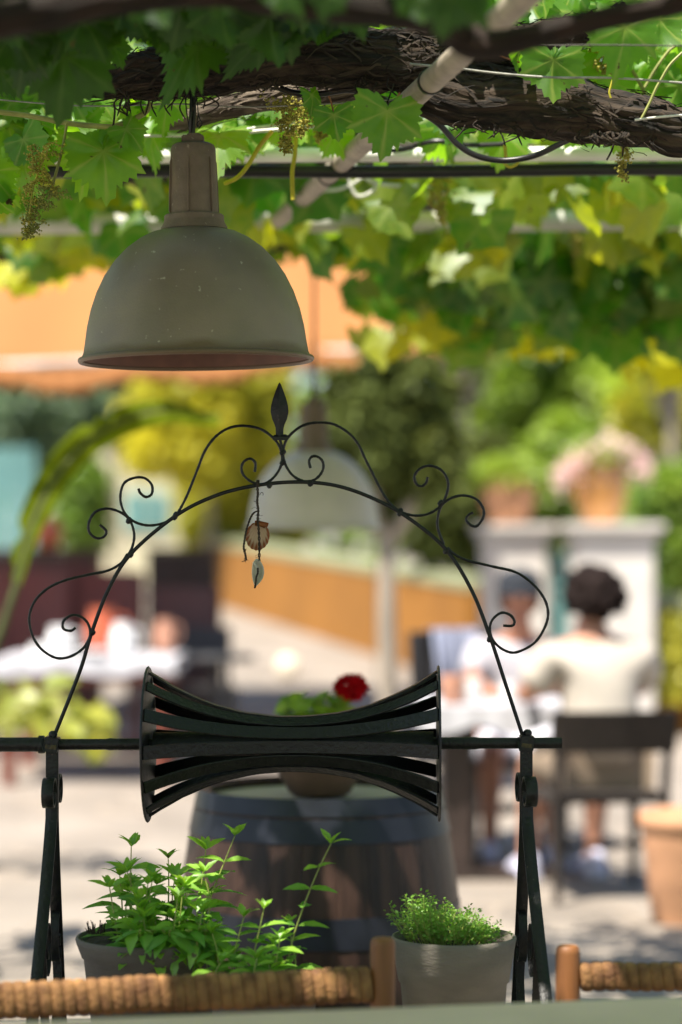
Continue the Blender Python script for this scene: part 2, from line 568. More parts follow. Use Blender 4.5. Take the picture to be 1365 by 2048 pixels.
M['herb_leaf'] = leaf_mat('herb_leaf', (0.07, 0.24, 0.02), (0.18, 0.42, 0.035), (0.18, 0.55, 0.02), (0.42, 0.75, 0.05), 0.4, 0.03)
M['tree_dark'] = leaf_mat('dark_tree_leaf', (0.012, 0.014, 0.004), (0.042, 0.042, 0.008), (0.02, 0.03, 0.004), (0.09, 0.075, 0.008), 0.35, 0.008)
M['tree_mid'] = leaf_mat('green_tree_leaf', (0.055, 0.15, 0.012), (0.38, 0.50, 0.030), (0.14, 0.38, 0.010), (0.60, 0.74, 0.02), 0.4, 0.03)
M['tree_yellow'] = leaf_mat('yellow_tree_leaf', (0.34, 0.32, 0.008), (0.72, 0.60, 0.012), (0.45, 0.45, 0.010), (0.92, 0.78, 0.015), 0.5, 0.02)
M['tree_blue'] = leaf_mat('blue_green_leaf', (0.035, 0.085, 0.062), (0.12, 0.20, 0.15), (0.05, 0.13, 0.08), (0.18, 0.32, 0.20), 0.3, 0.06)
M['banana'] = leaf_mat('broad_leaf', (0.040, 0.062, 0.005), (0.13, 0.17, 0.010), (0.12, 0.22, 0.006), (0.36, 0.44, 0.012), 0.4, 0.0, vein=(0.05, 0.06, 0.015))
M['banana_stalk'] = mat('dark_leaf_stalk', (0.055, 0.065, 0.015), 0.6, 0, 0.2, 20)
M['lime'] = leaf_mat('lime_leaf', (0.20, 0.22, 0.012), (0.36, 0.33, 0.016), (0.32, 0.38, 0.02), (0.65, 0.6, 0.03), 0.4, 0.04)


# ------------------------------------------------------------------ leaves
def grape_template(n=60, rings=(0.33, 0.68, 1.0), serr=0.07, droop=0.16):
    ang = [2 * PI * k / n for k in range(n)]

    def rad(a):
        a = (a + PI) % (2 * PI) - PI
        lobes = [(0, 1.0, 0.60), (1.02, 0.88, 0.56), (-1.02, 0.88, 0.56), (2.02, 0.72, 0.58), (-2.02, 0.72, 0.58)]
        r = max(l * math.exp(-((a - b) / w) ** 2) for b, l, w in lobes)
        r = max(r, 0.74 if abs(a) < 2.3 else 0.46)
        if abs(a) > 2.65: r = 0.30 - 0.22 * (abs(a) - 2.65) / 0.49
        return r
    vs = [(0, 0, 0)]
    vein = [1.0]
    va = [0, 1.02, -1.02, 2.02, -2.02]
    for f in rings:
        for k, a in enumerate(ang):
            s = rad(a)
            if f == 1.0: s *= 1 + serr * (1 if k % 2 == 0 else -1) + serr * .5 * math.sin(k * 1.9)
            r = s * f
            dv = min(abs((a - b + PI) % (2 * PI) - PI) for b in va)
            z = -droop * r * r + 0.05 * r * math.cos(dv * 5.0) + 0.02 * math.sin(a * 7 + f * 5)
            vs.append((r * math.cos(a), r * math.sin(a), z))
            vein.append(1.0 if dv < PI / n * 1.01 and f < 1.0 else (0.6 if dv < PI / n * 1.01 else 0.0))
    fs = []
    for k in range(n):
        fs.append((0, 1 + k, 1 + (k + 1) % n))
    for q in range(len(rings) - 1):
        a0, b0 = 1 + q * n, 1 + (q + 1) * n
        for k in range(n):
            k2 = (k + 1) % n
            fs.append((a0 + k, b0 + k, b0 + k2, a0 + k2))
    return np.array(vs, float), fs, np.array(vein, float)


def oval_template(n=5, wid=0.32, fold=0.12, droop=0.22, serr=0.0):
    """simple pointed leaf along +x with a midrib fold"""
    vs, vein, fs = [], [], []
    for i in range(n + 1):
        t = i / n
        w = wid * (math.sin(PI * t ** 0.8) ** 0.9) if 0 < t < 1 else 0.0
        if serr and 0 < t < 1: w *= 1 + serr * (1 if i % 2 else -1)
        z = -droop * t * t
        vs += [(t, 0, z), (t, w, z + fold * w * 2), (t, -w, z + fold * w * 2)]
        vein += [1.0, 0.0, 0.0]
    for i in range(n):
        a, b = i * 3, i * 3 + 3
        if i == 0: fs += [(a, b, b + 1), (a, b + 2, b)]
        elif i == n - 1: fs += [(a, b, a + 1), (a, a + 2, b)]
        else: fs += [(a, b, b + 1, a + 1), (a, a + 2, b + 2, b)]
    return np.array(vs, float), fs, np.array(vein, float)


HERO = grape_template()
HEROES = [HERO, grape_template(droop=.34, serr=.09), grape_template(droop=-.10, serr=.055)]
for _k, _t in enumerate(HEROES):
    _v = _t[0]
    _v[:, 2] += (.06, .20, -.10)[_k] * np.abs(_v[:, 1]) * (1 if _k != 2 else 1) + .05 * np.sin(_v[:, 0] * (4 + _k) + _k) * (1 if _k else .6)
    _v[:, 1] *= (1.0, .9, 1.06)[_k]
MID = grape_template(22, (0.6, 1.0), 0.06, 0.18)
OVAL = oval_template(6, 0.205, 0.12, 0.34, 0.08)
LOW = oval_template(3, 0.34, 0.12, 0.15)
TINY = oval_template(2, 0.33, 0.1, 0.1)


def unit(a):
    return a / np.maximum(np.linalg.norm(a, axis=1, keepdims=True), 1e-9)


def leaves(name, tmpl, pos, tip, nor, scale, tint, m, parent=None, kind=None):
    """one mesh of many leaves; pos/tip/nor (n,3), scale/tint (n,)"""
    tv, tf, tvein = tmpl
    pos = np.asarray(pos, float)
    tip = unit(np.asarray(tip, float))
    nor = np.asarray(nor, float)
    nor = unit(nor - tip * (nor * tip).sum(1, keepdims=True) + 1e-6)
    side = np.cross(nor, tip)
    n, k = len(pos), len(tv)
    A = np.stack([tip, side, nor], axis=2) * np.asarray(scale, float)[:, None, None]
    V = np.einsum('nij,kj->nki', A, tv) + pos[:, None, :]
    if parent is not None:
        inv = np.array(W[parent].inverted())
        V = V @ inv[:3, :3].T + inv[:3, 3]
    V = V.reshape(-1, 3)
    lt = np.array([len(f) for f in tf])
    li = np.concatenate([np.array(f) for f in tf])
    LI = (li[None, :] + (np.arange(n) * k)[:, None]).ravel()
    LT = np.tile(lt, n)
    LS = np.concatenate([[0], np.cumsum(LT)[:-1]])
    me = bpy.data.meshes.new(name)
    me.vertices.add(len(V))
    me.vertices.foreach_set('co', V.ravel())
    me.loops.add(len(LI))
    me.loops.foreach_set('vertex_index', LI.astype(np.int32))
    me.polygons.add(len(LT))
    me.polygons.foreach_set('loop_start', LS.astype(np.int32))
    me.polygons.foreach_set('use_smooth', np.ones(len(LT), bool))
    a = me.attributes.new('tint', 'FLOAT', 'POINT')
    a.data.foreach_set('value', np.repeat(np.asarray(tint, float), k))
    b = me.attributes.new('vein', 'FLOAT', 'POINT')
    b.data.foreach_set('value', np.tile(tvein, n))
    me.update(calc_edges=True)
    me.validate()
    o = link(name, me, m, parent)
    if kind: o['kind'] = kind
    return o


# ------------------------------------------------------------------ bark limbs
def limb(name, pts, radii, m, parent, nseg=40, step=0.012, rough=0.22, twist=2.0, freq=5.0, seed=0.0, strips=0, extra=None):
    P = [Vector(p) for p in pts]
    path, rad = [], []
    sp = spline([Vector((*p,)) for p in P], 8)
    rs = spline([Vector((r, 0, 0)) for r in radii], 8)
    L = sum((b - a).length for a, b in zip(sp, sp[1:]))
    n = max(8, int(L / step))
    acc = [0]
    for a, b in zip(sp, sp[1:]): acc.append(acc[-1] + (b - a).length)
    j = 0
    for i in range(n + 1):
        s = L * i / n
        while j < len(acc) - 2 and acc[j + 1] < s: j += 1
        t = (s - acc[j]) / max(1e-9, acc[j + 1] - acc[j])
        path.append(sp[j].lerp(sp[j + 1], t))
        rad.append(rs[j].lerp(rs[j + 1], t).x)
    T = [(path[min(i + 1, n)] - path[max(i - 1, 0)]).normalized() for i in range(n + 1)]
    a = Vector((0, 0, 1)) if abs(T[0].z) < 0.9 else Vector((1, 0, 0))
    Nn = T[0].cross(a).normalized()
    vs, bk, frames = [], [], []
    for i in range(n + 1):
        Nn = (Nn - T[i] * Nn.dot(T[i])).normalized()
        B = T[i].cross(Nn)
        s = L * i / n
        frames.append((Nn.copy(), B.copy()))
        for k in range(nseg):
            an = 2 * PI * k / nseg
            tw = an + twist * s
            c, d = math.cos(tw), math.sin(tw)
            v1 = noise.noise(Vector((c * freq + seed, d * freq, s * 5.0)))
            v2 = noise.noise(Vector((c * freq * 2.7, d * freq * 2.7 + seed, s * 12.0)))
            v3 = noise.noise(Vector((c * 1.2 + seed, d * 1.2, s * 9.0)))
            q = rad[i] * (1 + rough * (1 - 2 * abs(v1)) * 0.9 + rough * 0.8 * v2 + rough * 1.1 * v3)
            vs.append(path[i] + (Nn * math.cos(an) + B * math.sin(an)) * q)
            bk.append((s, c * rad[i] * 1.0, d * rad[i] * 1.0))
    fs = []
    for i in range(n):
        for k in range(nseg):
            k2 = (k + 1) % nseg
            fs.append((i * nseg + k, i * nseg + k2, (i + 1) * nseg + k2, (i + 1) * nseg + k))
    fs.append(tuple(range(nseg - 1, -1, -1)))
    fs.append(tuple(n * nseg + k for k in range(nseg)))
    # shaggy strips of bark, part of the same limb
    rnd = random.Random(int(seed * 100) + 5)
    for q in range(strips):
        ln = rnd.uniform(0.03, 0.15)
        s0 = rnd.uniform(0, max(0.01, L - ln))
        a0 = rnd.uniform(0, 2 * PI)
        wd = rnd.uniform(0.0008, 0.0035)
        lift0, lift1 = rnd.choice([(0, 0), (0, 0.016), (0.014, 0), (0.01, 0.01)])
        cnt = 9
        base = len(vs)
        wave = rnd.uniform(-0.5, 0.5)
        for h in range(cnt):
            t = h / (cnt - 1)
            i = min(n, int((s0 + ln * t) / L * n))
            an = a0 - twist * 0.9 * ln * t + wave * math.sin(t * 5)
            Nn, B = frames[i]
            k = int((an % (2 * PI)) / (2 * PI) * nseg) % nseg
            surf = (vs[i * nseg + k] - path[i]).length
            lift = lift0 * (1 - t) ** 3 + lift1 * t ** 3 + 0.002
            dirv = Nn * math.cos(an) + B * math.sin(an)
            c = path[i] + dirv * (surf + lift)
            sd = T[i].cross(dirv).normalized()
            w = wd * (0.35 + math.sin(PI * min(max(t, 0.08), 0.92)))
            vs += [c + sd * w, c - sd * w - dirv * 0.001]
            bk += [(s0 + ln * t + q, 0.02 + w, q * 0.1), (s0 + ln * t + q, 0.02 - w, q * 0.1)]
        for h in range(cnt - 1):
            b = base + 2 * h
            fs.append((b, b + 1, b + 3, b + 2))
    if extra is not None:
        b0 = len(vs)
        vs += extra.v
        bk += [(0.3 + i * .01, .02, .01) for i in range(len(extra.v))]
        fs += [tuple(b0 + i for i in f) for f in extra.f]
    me = bpy.data.meshes.new(name)
    inv = W[parent].inverted() if parent is not None else Matrix.Identity(4)
    me.from_pydata([tuple(inv @ q) for q in vs], [], fs)
    at_ = me.attributes.new('bark', 'FLOAT_VECTOR', 'POINT')
    at_.data.foreach_set('vector', np.array(bk, float).ravel())
    me.polygons.foreach_set('use_smooth', [True] * len(me.polygons))
    me.update()
    return link(name, me, m, parent)


# ------------------------------------------------------------------ world + light + camera
SUN = Vector((-0.28, -0.33, 0.90)).normalized()
w = bpy.data.worlds.new('World')
sc.world = w
w.use_nodes = True
nt = w.node_tree
bg = nt.nodes['Background']
sky = nt.nodes.new('ShaderNodeTexSky')
sky.sky_type = 'NISHITA'
sky.sun_disc = False
sky.sun_elevation = math.asin(SUN.z)
sky.sun_rotation = math.atan2(SUN.x, SUN.y)
nt.links.new(sky.outputs[0], bg.inputs[0])
bg.inputs[1].default_value = 0.085
ld = bpy.data.lights.new('sun', 'SUN')
ld.energy = 5.0
ld.angle = R(0.5)
ld.color = (1.0, 0.93, 0.82)
lo = bpy.data.objects.new('sun', ld)
COL.objects.link(lo)
lo.rotation_euler = SUN.to_track_quat('Z', 'Y').to_euler()
lo.location = SUN * 30

cd = bpy.data.cameras.new('camera')
cam = bpy.data.objects.new('camera', cd)
COL.objects.link(cam)
cam.location = (0, 0, CAMZ)
cam.rotation_euler = (PI / 2 + PITCH, 0, 0)
cd.sensor_fit = 'VERTICAL'
cd.sensor_height = 36
cd.lens = 85
cd.clip_start = 0.05
cd.clip_end = 1000
cd.dof.use_dof = True
cd.dof.focus_distance = 4.6
cd.dof.aperture_fstop = 1.5
sc.camera = cam
sc.view_settings.view_transform = 'Standard'
sc.view_settings.look = 'None'
sc.view_settings.exposure = 1.15
sc.view_settings.gamma = 1
sc.cycles.use_denoising = True
sc.cycles.max_bounces = 8
sc.cycles.diffuse_bounces = 3
sc.cycles.transmission_bounces = 6
sc.cycles.sample_clamp_indirect = 8

# ------------------------------------------------------------------ ground
ys = [-30, -8, 0, 4, 8, 11] + list(range(12, 35)) + [40, 60, 120, 300, 600]
xs = [-400, -60, -20, -8, -3, 0, 3, 8, 20, 60, 400]
g = MB()
g.add([(x, y, gz(y)) for y in ys for x in xs],
      [(j * len(xs) + i, j * len(xs) + i + 1, (j + 1) * len(xs) + i + 1, (j + 1) * len(xs) + i)
       for j in range(len(ys) - 1) for i in range(len(xs) - 1)])
go = g.build('ground', M['paving'])
tag(go, kind='structure')

exec_parts = []
# ------------------------------------------------------------------ windlass over the well
YAW = R(1.0)
U = Vector((math.cos(YAW), -math.sin(YAW), 0))
Wd = Vector((math.sin(YAW), math.cos(YAW), 0))
D0 = 4.6


def onp(px, py, off=0.0):
    """pixel on the windlass plane (through its axle), off metres behind it"""
    d0 = D0 + off
    d = d0 / (1 + math.tan(YAW) * (px - CX) / F)
    return at(px, py, d)


CURB_TOP = 0.45
root = thing('well_windlass', 'black wrought iron well arch with scrollwork, spear finial and slatted winding drum', 'well windlass', onp(578, 1488) * 1.0 - Vector((0, 0, onp(578, 1488).z - CURB_TOP)))
AX = onp(578, 1488).z
# arch
archm = MB().tube(spline([onp(x, y) for x, y in [(107, 1477), (160, 1343), (183, 1268), (216, 1182), (262, 1108), (350, 1033), (430, 992), (512, 971), (600, 964), (680, 973), (760, 1003), (830, 1045), (895, 1102), (945, 1183), (981, 1275), (1013, 1372), (1046, 1472)]], 8), 0.0038, 10)
for wx, wy in [(350, 1034), (262, 1109), (185, 1266), (352, 1030), (566, 905), (566, 925), (540, 970), (622, 967), (800, 1026), (893, 1102), (980, 1278), (258, 1041), (882, 1006), (800, 1022)]:
    archm.lathe([(0, -.0075), (.0042, -.0055), (.0056, 0), (.0042, .0055), (0, .0075)], 8, onp(wx, wy), Matrix.Rotation(R(random.uniform(20, 70)), 3, 'Y'))
arch = archm.build('arch', M['iron'], root)


def px5(l): return [(x / 2.0, 750 + y / 2.0) for x, y in l]
def px6(l): return [(683 + x / 2.0015, 850 + y / 2.0015) for x, y in l]
def px7(l): return [(420 + x / 2.844, 760 + y / 2.844) for x, y in l]


scrolls = [
    px5([(700, 572), (722, 535), (750, 480), (790, 380), (820, 305), (860, 250), (910, 215), (970, 203), (1040, 215), (1090, 248), (1118, 285), (1130, 330), (1122, 370), (1100, 405), (1070, 430), (1040, 437), (1005, 426), (975, 400), (967, 370), (978, 345), (1003, 335), (1022, 352), (1020, 388)]),
    px7([(573, 502), (565, 462), (580, 437), (610, 435), (640, 460), (646, 500), (627, 540), (590, 570), (545, 576), (500, 562), (460, 530), (430, 480), (417, 425), (424, 372), (440, 335), (470, 300), (520, 264), (580, 245), (640, 242), (700, 250), (760, 280), (810, 320), (850, 375), (880, 440), (920, 520), (960, 600), (1000, 670), (1050, 725), (1095, 757)]),
    px5([(712, 560), (660, 590), (600, 602), (545, 590), (505, 560), (485, 515), (484, 470), (500, 430), (540, 411), (580, 413), (608, 440), (608, 475), (585, 488), (562, 472), (555, 454)]),
    px5([(512, 722), (530, 688), (538, 640), (525, 590), (500, 560), (460, 540), (420, 535), (380, 550), (357, 590), (358, 628), (385, 652), (415, 648), (426, 625), (400, 599)]),
    px5([(512, 715), (482, 755), (430, 783), (350, 800), (260, 822), (190, 855), (140, 905), (118, 970), (130, 1040), (165, 1095), (220, 1130), (270, 1130), (320, 1105), (350, 1070), (362, 1030), (350, 990), (320, 965), (285, 962), (255, 985), (255, 1015), (285, 1023), (303, 1010)]),
    px6([(225, 345), (290, 362), (350, 355), (400, 320), (425, 265), (425, 220), (400, 180), (355, 163), (315, 175), (293, 205), (300, 235), (322, 245), (340, 230), (346, 208)]),
    px6([(410, 478), (388, 420), (385, 380), (400, 325), (440, 293), (490, 282), (540, 297), (568, 335), (568, 370), (545, 403), (520, 402), (500, 380), (510, 360), (528, 350)]),
    px6([(425, 490), (450, 515), (500, 540), (600, 565), (700, 590), (770, 640), (815, 700), (828, 760), (810, 820), (770, 875), (700, 910), (650, 900), (610, 865), (595, 820), (605, 780), (640, 752), (675, 760), (693, 785), (685, 803), (648, 803)]),
]
for i, s in enumerate(scrolls):
    MB().tube(spline([onp(x, y) for x, y in s], 7), [0.0026 * random.uniform(.9, 1.12) for _ in range((len(s) - 1) * 7 + 1)], 8).build('scroll', M['iron'], arch)
# finial: cast leaf with a ridge
fc = onp(559.6, 880)
prof = [(0.4, 765), (3, 769), (8, 782), (13, 796), (17, 811), (18, 824), (15, 838), (10.5, 848), (8, 856), (7.5, 872), (9, 874)]
mb = MB()
rows = []
for hw, y in prof:
    c = onp(559.6, y)
    a, b = size(hw, D0), size(hw, D0) * 0.34
    rows.append([c + U * a, c + Wd * b + U * a * .25, c + Wd * b * 1.25, c + Wd * b - U * a * .25, c - U * a, c - Wd * b - U * a * .25, c - Wd * b * 1.25, c - Wd * b + U * a * .25])
mb.add([q for r_ in rows for q in r_], [(j * 8 + k, j * 8 + (k + 1) % 8, (j + 1) * 8 + (k + 1) % 8, (j + 1) * 8 + k) for j in range(len(rows) - 1) for k in range(8)] + [tuple(range(8)), tuple((len(rows) - 1) * 8 + k for k in range(8))])
c = onp(561, 877)
mb.box(c, (size(30, D0), 0.012, size(7, D0)))
mb.tube([onp(546, 876), onp(550, 872), onp(561, 872)], 0.0028, 6)
mb.tube([onp(577, 874), onp(571, 871), onp(561, 872)], 0.0028, 6)
mb.tube([onp(560, 878), onp(563, 888), onp(566, 902)], 0.0030, 6)
mb.build('finial', M['iron'], arch, ang=25)
# axle
p0, p1 = onp(-260, 1490), onp(1124, 1486)
ax = (p1 - p0).normalized()


def onaxis(px): return p0 + ax * ((onp(px, 1488) - p0).dot(ax))


mb = MB()
mb.tube([onaxis(-260), onaxis(78)], size(14.5, D0), 20)
mb.tube([onaxis(78), onaxis(89)], size(18, D0), 20)
mb.tube([onaxis(89), onaxis(212), onaxis(220), onaxis(236), onaxis(240)], [size(11, D0), size(11, D0), size(12.4, D0), size(11.5, D0), size(12, D0)], 20)
mb.tube([onaxis(240), onaxis(925)], size(12, D0), 20)
mb.tube([onaxis(925), onaxis(936), onaxis(952), onaxis(960), onaxis(1124)], [size(11.8, D0), size(13, D0), size(12.2, D0), size(11, D0), size(11, D0)], 20)
mb.build('axle', M['iron'], root)
# drum
dl, dr_ = onaxis(297), onaxis(878)
dm = (dl + dr_) / 2
half = (dr_ - dl).length / 2
axm = Matrix((U, Wd, Vector((0, 0, 1)))).transposed()
drum = MB().tube([dl + ax * 0.01, dr_ - ax * 0.01], size(24, D0), 16).build('drum', M['iron'], root)
RD = size(156, D0)
for e, sgn in ((dl, 1), (dr_, -1)):
    q = Matrix.Rotation(0, 3, 'Z')
    Mx = ax.to_track_quat('Z', 'Y').to_matrix()
    prof = [(0.012, -0.002 * sgn), (RD * 0.6, -0.0022 * sgn), (RD * 0.99, -0.002 * sgn), (RD, 0.0), (RD * .985, 0.0022 * sgn), (RD * 0.6, 0.0025 * sgn), (0.012, 0.0025 * sgn)]
    MB().lathe(prof, 64, e, Mx).build('end_disc', M['iron'], drum, ang=30)
rw, re_ = size(53, D0), size(143, D0)
for k in range(12):
    an = 2 * PI * k / 12 + R(-2)
    rv = Wd * (-math.cos(an)) + Vector((0, 0, 1)) * math.sin(an)
    tv = ax.cross(rv).normalized()
    pts, wid = [], []
    nn = 26
    for i in range(nn + 1):
        t = -1 + 2 * i / nn
        rr = rw + (re_ - rw) * abs(t) ** 2.15
        pts.append(dm + ax * (t * (half - 0.003)) + rv * (rr + random.uniform(-.0006, .0006)))
        wid.append(size(25, D0) + size(2.5, D0) * abs(t))
    MB().ribbon(pts, tv, wid, 0.0045).build('slat', M['iron'], drum, bevel=0.0009, seg=1, ang=30)

# supports
for px in (105, 1053):
    o0 = onaxis(px)
    sup = MB()
    sup.box(o0 + Vector((0, 0, -0.062)), (0.0235, 0.012, 0.115))
    sup = sup.build('support', M['iron'], root, bevel=0.001, seg=1)
    cl = MB()
    cl.box(o0 + Vector((0, -0.004, 0.001)), (0.027, 0.036, 0.028), Matrix.Rotation(R(6), 3, 'Y'))
    cl.lathe([(0, .014), (.008, .014), (.009, .02), (.006, .026), (0, .027)], 10, o0 + Vector((0.002, -.006, 0.0)))
    cl.tube([o0 + Vector((-.016, -.012, .012)), o0 + Vector((-.016, -.021, 0)), o0 + Vector((-.012, -.022, -.014))], .003, 6)
    cl.build('clamp', M['iron'], sup, bevel=0.002)
    MB().box(o0 + Vector((0.0, -.0225, -.003)), (0.021, .003, .008), Matrix.Rotation(R(6), 3, 'Y')).build('bracket', M['iron_worn'], sup, bevel=.0008)
    H = o0.z - CURB_TOP
    tw = Matrix.Rotation(R(5.5) if px > 500 else 0, 3, 'Z')
    for sgn, spread in ((-1, 0.36), (1, 0.14)):
        def q(wv, z): return o0 + tw @ Wd * (sgn * wv) + Vector((0, 0, z))
        # leg rises, meets the post and rolls outwards into a scroll
        path = []
        for i in range(15):
            t = i / 14
            path.append((0.010 + spread * (1 - t) ** 1.15, -H + 0.006 + (H - 0.145) * t))
        cz, rl = -0.092, 0.034
        for i in range(22):
            a = R(180) - R(15) - i * R(17)
            rr = rl * (1 - 0.55 * i / 22)
            path.append((0.010 + rl + rr * math.cos(a), cz + rr * math.sin(a)))
        MB().ribbon([q(a, b) for a, b in path], U, 0.0225, 0.005).build('leg', M['iron'], sup, bevel=0.0008, seg=1, ang=50)
        # inner S scroll hung on the leg
        k_ = min(1.0, spread / 0.2)
        p2 = []
        for i in range(26):
            t = i / 25
            a = R(-160) + t * R(520)
            rr = 0.012 + 0.030 * t
            p2.append((0.012 + 0.10 * spread + 0.045 * k_ + rr * math.cos(a) * k_, -H * 0.60 + rr * 1.5 * math.sin(a)))
        ex, ez = p2[-1]
        for i in range(1, 13):
            t = i / 12
            p2.append((ex + (0.02 - ex) * t + 0.03 * k_ * math.sin(PI * t), ez + (-H + 0.01 - ez) * t))
        MB().ribbon([q(a, b) for a, b in p2], U, 0.016, 0.003).build('leg_scroll', M['iron'], sup, ang=50)
        MB().lathe([(0, .004), (.006, .003), (.007, 0), (.0, 0)], 10, q(0.012 + spread * .37, -H * .58), Matrix.Rotation(-sgn * PI / 2, 3, 'X')).build('rivet', M['iron'], sup)

# well curb
cc = Vector((-0.10, 4.52, 0))
curb = thing('well_curb', 'low pale stone well curb under the black iron arch and herb pots', 'well curb', cc)
rs_ = random.Random(3)
for lay in range(3):
    z0, z1 = lay * 0.125, lay * 0.125 + 0.122
    mb = MB()
    for side in range(4):
        ln = 1.40 if side % 2 == 0 else 0.46
        x = -ln / 2
        while x < ln / 2 - 0.01:
            wd_ = min(rs_.uniform(0.18, 0.32), ln / 2 - x)
            if ln / 2 - x - wd_ < 0.1: wd_ = ln / 2 - x
            if side % 2 == 0: mb.box(cc + Vector((x + wd_ / 2, (-1 if side == 0 else 1) * 0.285, (z0 + z1) / 2)), (wd_ - 0.006, 0.11 + rs_.uniform(0, .01), z1 - z0))
            else: mb.box(cc + Vector(((-1 if side == 1 else 1) * 0.645, x + wd_ / 2, (z0 + z1) / 2)), (0.11, wd_ - 0.006, z1 - z0))
            x += wd_
    mb.build('stone_course', M['stone'], curb, bevel=0.008)
MB().box(cc + Vector((0, 0, 0.4125)), (1.46, 0.72, 0.075)).build('cap_slab', M['stone'], curb, bevel=0.01)


# ------------------------------------------------------------------ pots and herbs
def flower_pot(parent, c, r, h, m, rimh=0.06, soil=0.02, base=0.72):
    c = Vector(c)
    rb = r * base
    rl = r * (base + (1 - base) * (h - rimh) / h) * 0.93
    prof = [(0, 0), (rb * .97, 0), (rb, .004), (rl, h - rimh), (rl + .004, h - rimh + .003), (r * .985, h - .012), (r, h - .004), (r * .985, h), (r * .955, h), (r * .94, h - .004), (r * .90, h - soil - .01)]
    o = MB().lathe(prof, 56, c).build('pot', m, parent, ang=50)
    MB().lathe([(r * .905, h - soil), (r * .6, h - soil + .006), (r * .3, h - soil + .003), (0, h - soil + .005)], 40, c, wob=lambda a, z: 1 + .0 * a).build('soil', M['soil'], parent)
    return o


def zpot(px, py, d): return at(px, py, d)


# right herb pot
d = 4.45
c = at(908, 1871, d)
hp = thing('herb_pot', 'grey clay pot of short frilly green herb beside the right iron leg', 'potted herb', (c.x, c.y, CURB_TOP))
flower_pot(hp, (c.x, c.y, CURB_TOP), size(125, d), c.z - CURB_TOP, M['pot_grey'], rimh=0.085, soil=0.016)
n = 2600
pos, tip, nor, scl, tnt = [], [], [], [], []
stems = MB()
for i in range(190):
    a, rr = random.uniform(0, 2 * PI), math.sqrt(random.random()) * 0.066
    bx, by = c.x + rr * math.cos(a) - 0.010, c.y + rr * math.sin(a)
    hh = (0.078 - 0.40 * rr) * random.uniform(.5, 1.15) + 0.012 * math.sin(bx * 90)
    hh *= 1.0 - .55 * min(1, max(0, (bx - c.x + .02) / .05))
    b = Vector((bx, by, c.z - 0.018))
    lean = Vector((math.cos(a) * rr * .5, math.sin(a) * rr * .5, 0)) + Vector((random.gauss(0, .012), random.gauss(0, .012), 0))
    t_ = b + lean + Vector((0, 0, hh + .012))
    stems.tube([b, b.lerp(t_, .5) + Vector((random.gauss(0, .003), random.gauss(0, .003), 0)), t_], [.0009, .0008, .0005], 4)
    for k in range(18):
        f = random.uniform(.35, 1.05)
        p = b.lerp(t_, f)
        dv = Vector((random.gauss(0, 1), random.gauss(0, 1), random.gauss(.35, .5))).normalized()
        o_ = p + dv * random.uniform(0.001, .007)
        pos.append(o_); tip.append(dv); nor.append((random.gauss(0, .6), random.gauss(0, .6), 1)); scl.append(random.uniform(.005, .010)); tnt.append(random.random() * .6 + .4 * f - .1)
stems.build('stems', M['petiole'], hp)
leaves('foliage', TINY, pos, tip, nor, scl, tnt, M['herb_leaf'], hp)


def mint(parent, stems_px, d, bottom_z=None, size0=0.056, fill=0, dens=1.0):
    st = MB()
    P, T, Nn, S, C = [], [], [], [], []
    for (pxs, dd, nodes) in stems_px:
        path = spline([at(x, y, d + dd + k * 0.004) for k, (x, y) in enumerate(pxs)], 6)
        m_ = len(path)
        st.tube(path, [0.0022 - 0.0012 * i / m_ for i in range(m_)], 6)
        ph = random.uniform(0, PI)
        for j in range(nodes):
            f = 1 - (j / nodes) ** 0.85 * 0.88
            idx = min(m_ - 1, int(f * (m_ - 1)))
            p = path[idx]
            tg = (path[min(idx + 1, m_ - 1)] - path[max(idx - 1, 0)]).normalized()
            ph += PI / 2 + random.uniform(-.35, .35)
            sz = size0 * min(1.0, 0.68 + 0.16 * j) * random.uniform(.85, 1.15)
            for s in (0, PI):
                a = ph + s
                dv = Vector((math.cos(a), math.sin(a) * .8, 0))
                up = 0.9 if j == 0 else 0.45 - 0.05 * j
                dv = (dv + tg * (up + random.gauss(0, .12))).normalized()
                P.append(p + dv * .003); T.append(dv); Nn.append(Vector((random.gauss(0, .15), random.gauss(-.25, .15), 1))); S.append(sz * random.uniform(.9, 1.1)); C.append(random.gauss(.38, .28) + (.4 if j < 2 else 0) - .06 * j)
            if j == 0:
                for q in range(4):
                    a = random.uniform(0, 2 * PI)
                    dv = (Vector((math.cos(a) * .5, math.sin(a) * .5, 1))).normalized()
                    P.append(p); T.append(dv); Nn.append((math.cos(a + PI), math.sin(a + PI), .3)); S.append(sz * .8); C.append(.9)
            elif random.random() < .6 * dens:
                for s in (.3, PI + .3):
                    dv = (Vector((math.cos(ph + s), math.sin(ph + s), .7))).normalized()
                    P.append(p); T.append(dv); Nn.append((0, -.3, 1)); S.append(sz * .45); C.append(.7)
    st.build('stems', M['petiole'], parent)
    leaves('foliage', OVAL, P, T, Nn, S, C, M['mint_leaf'], parent)


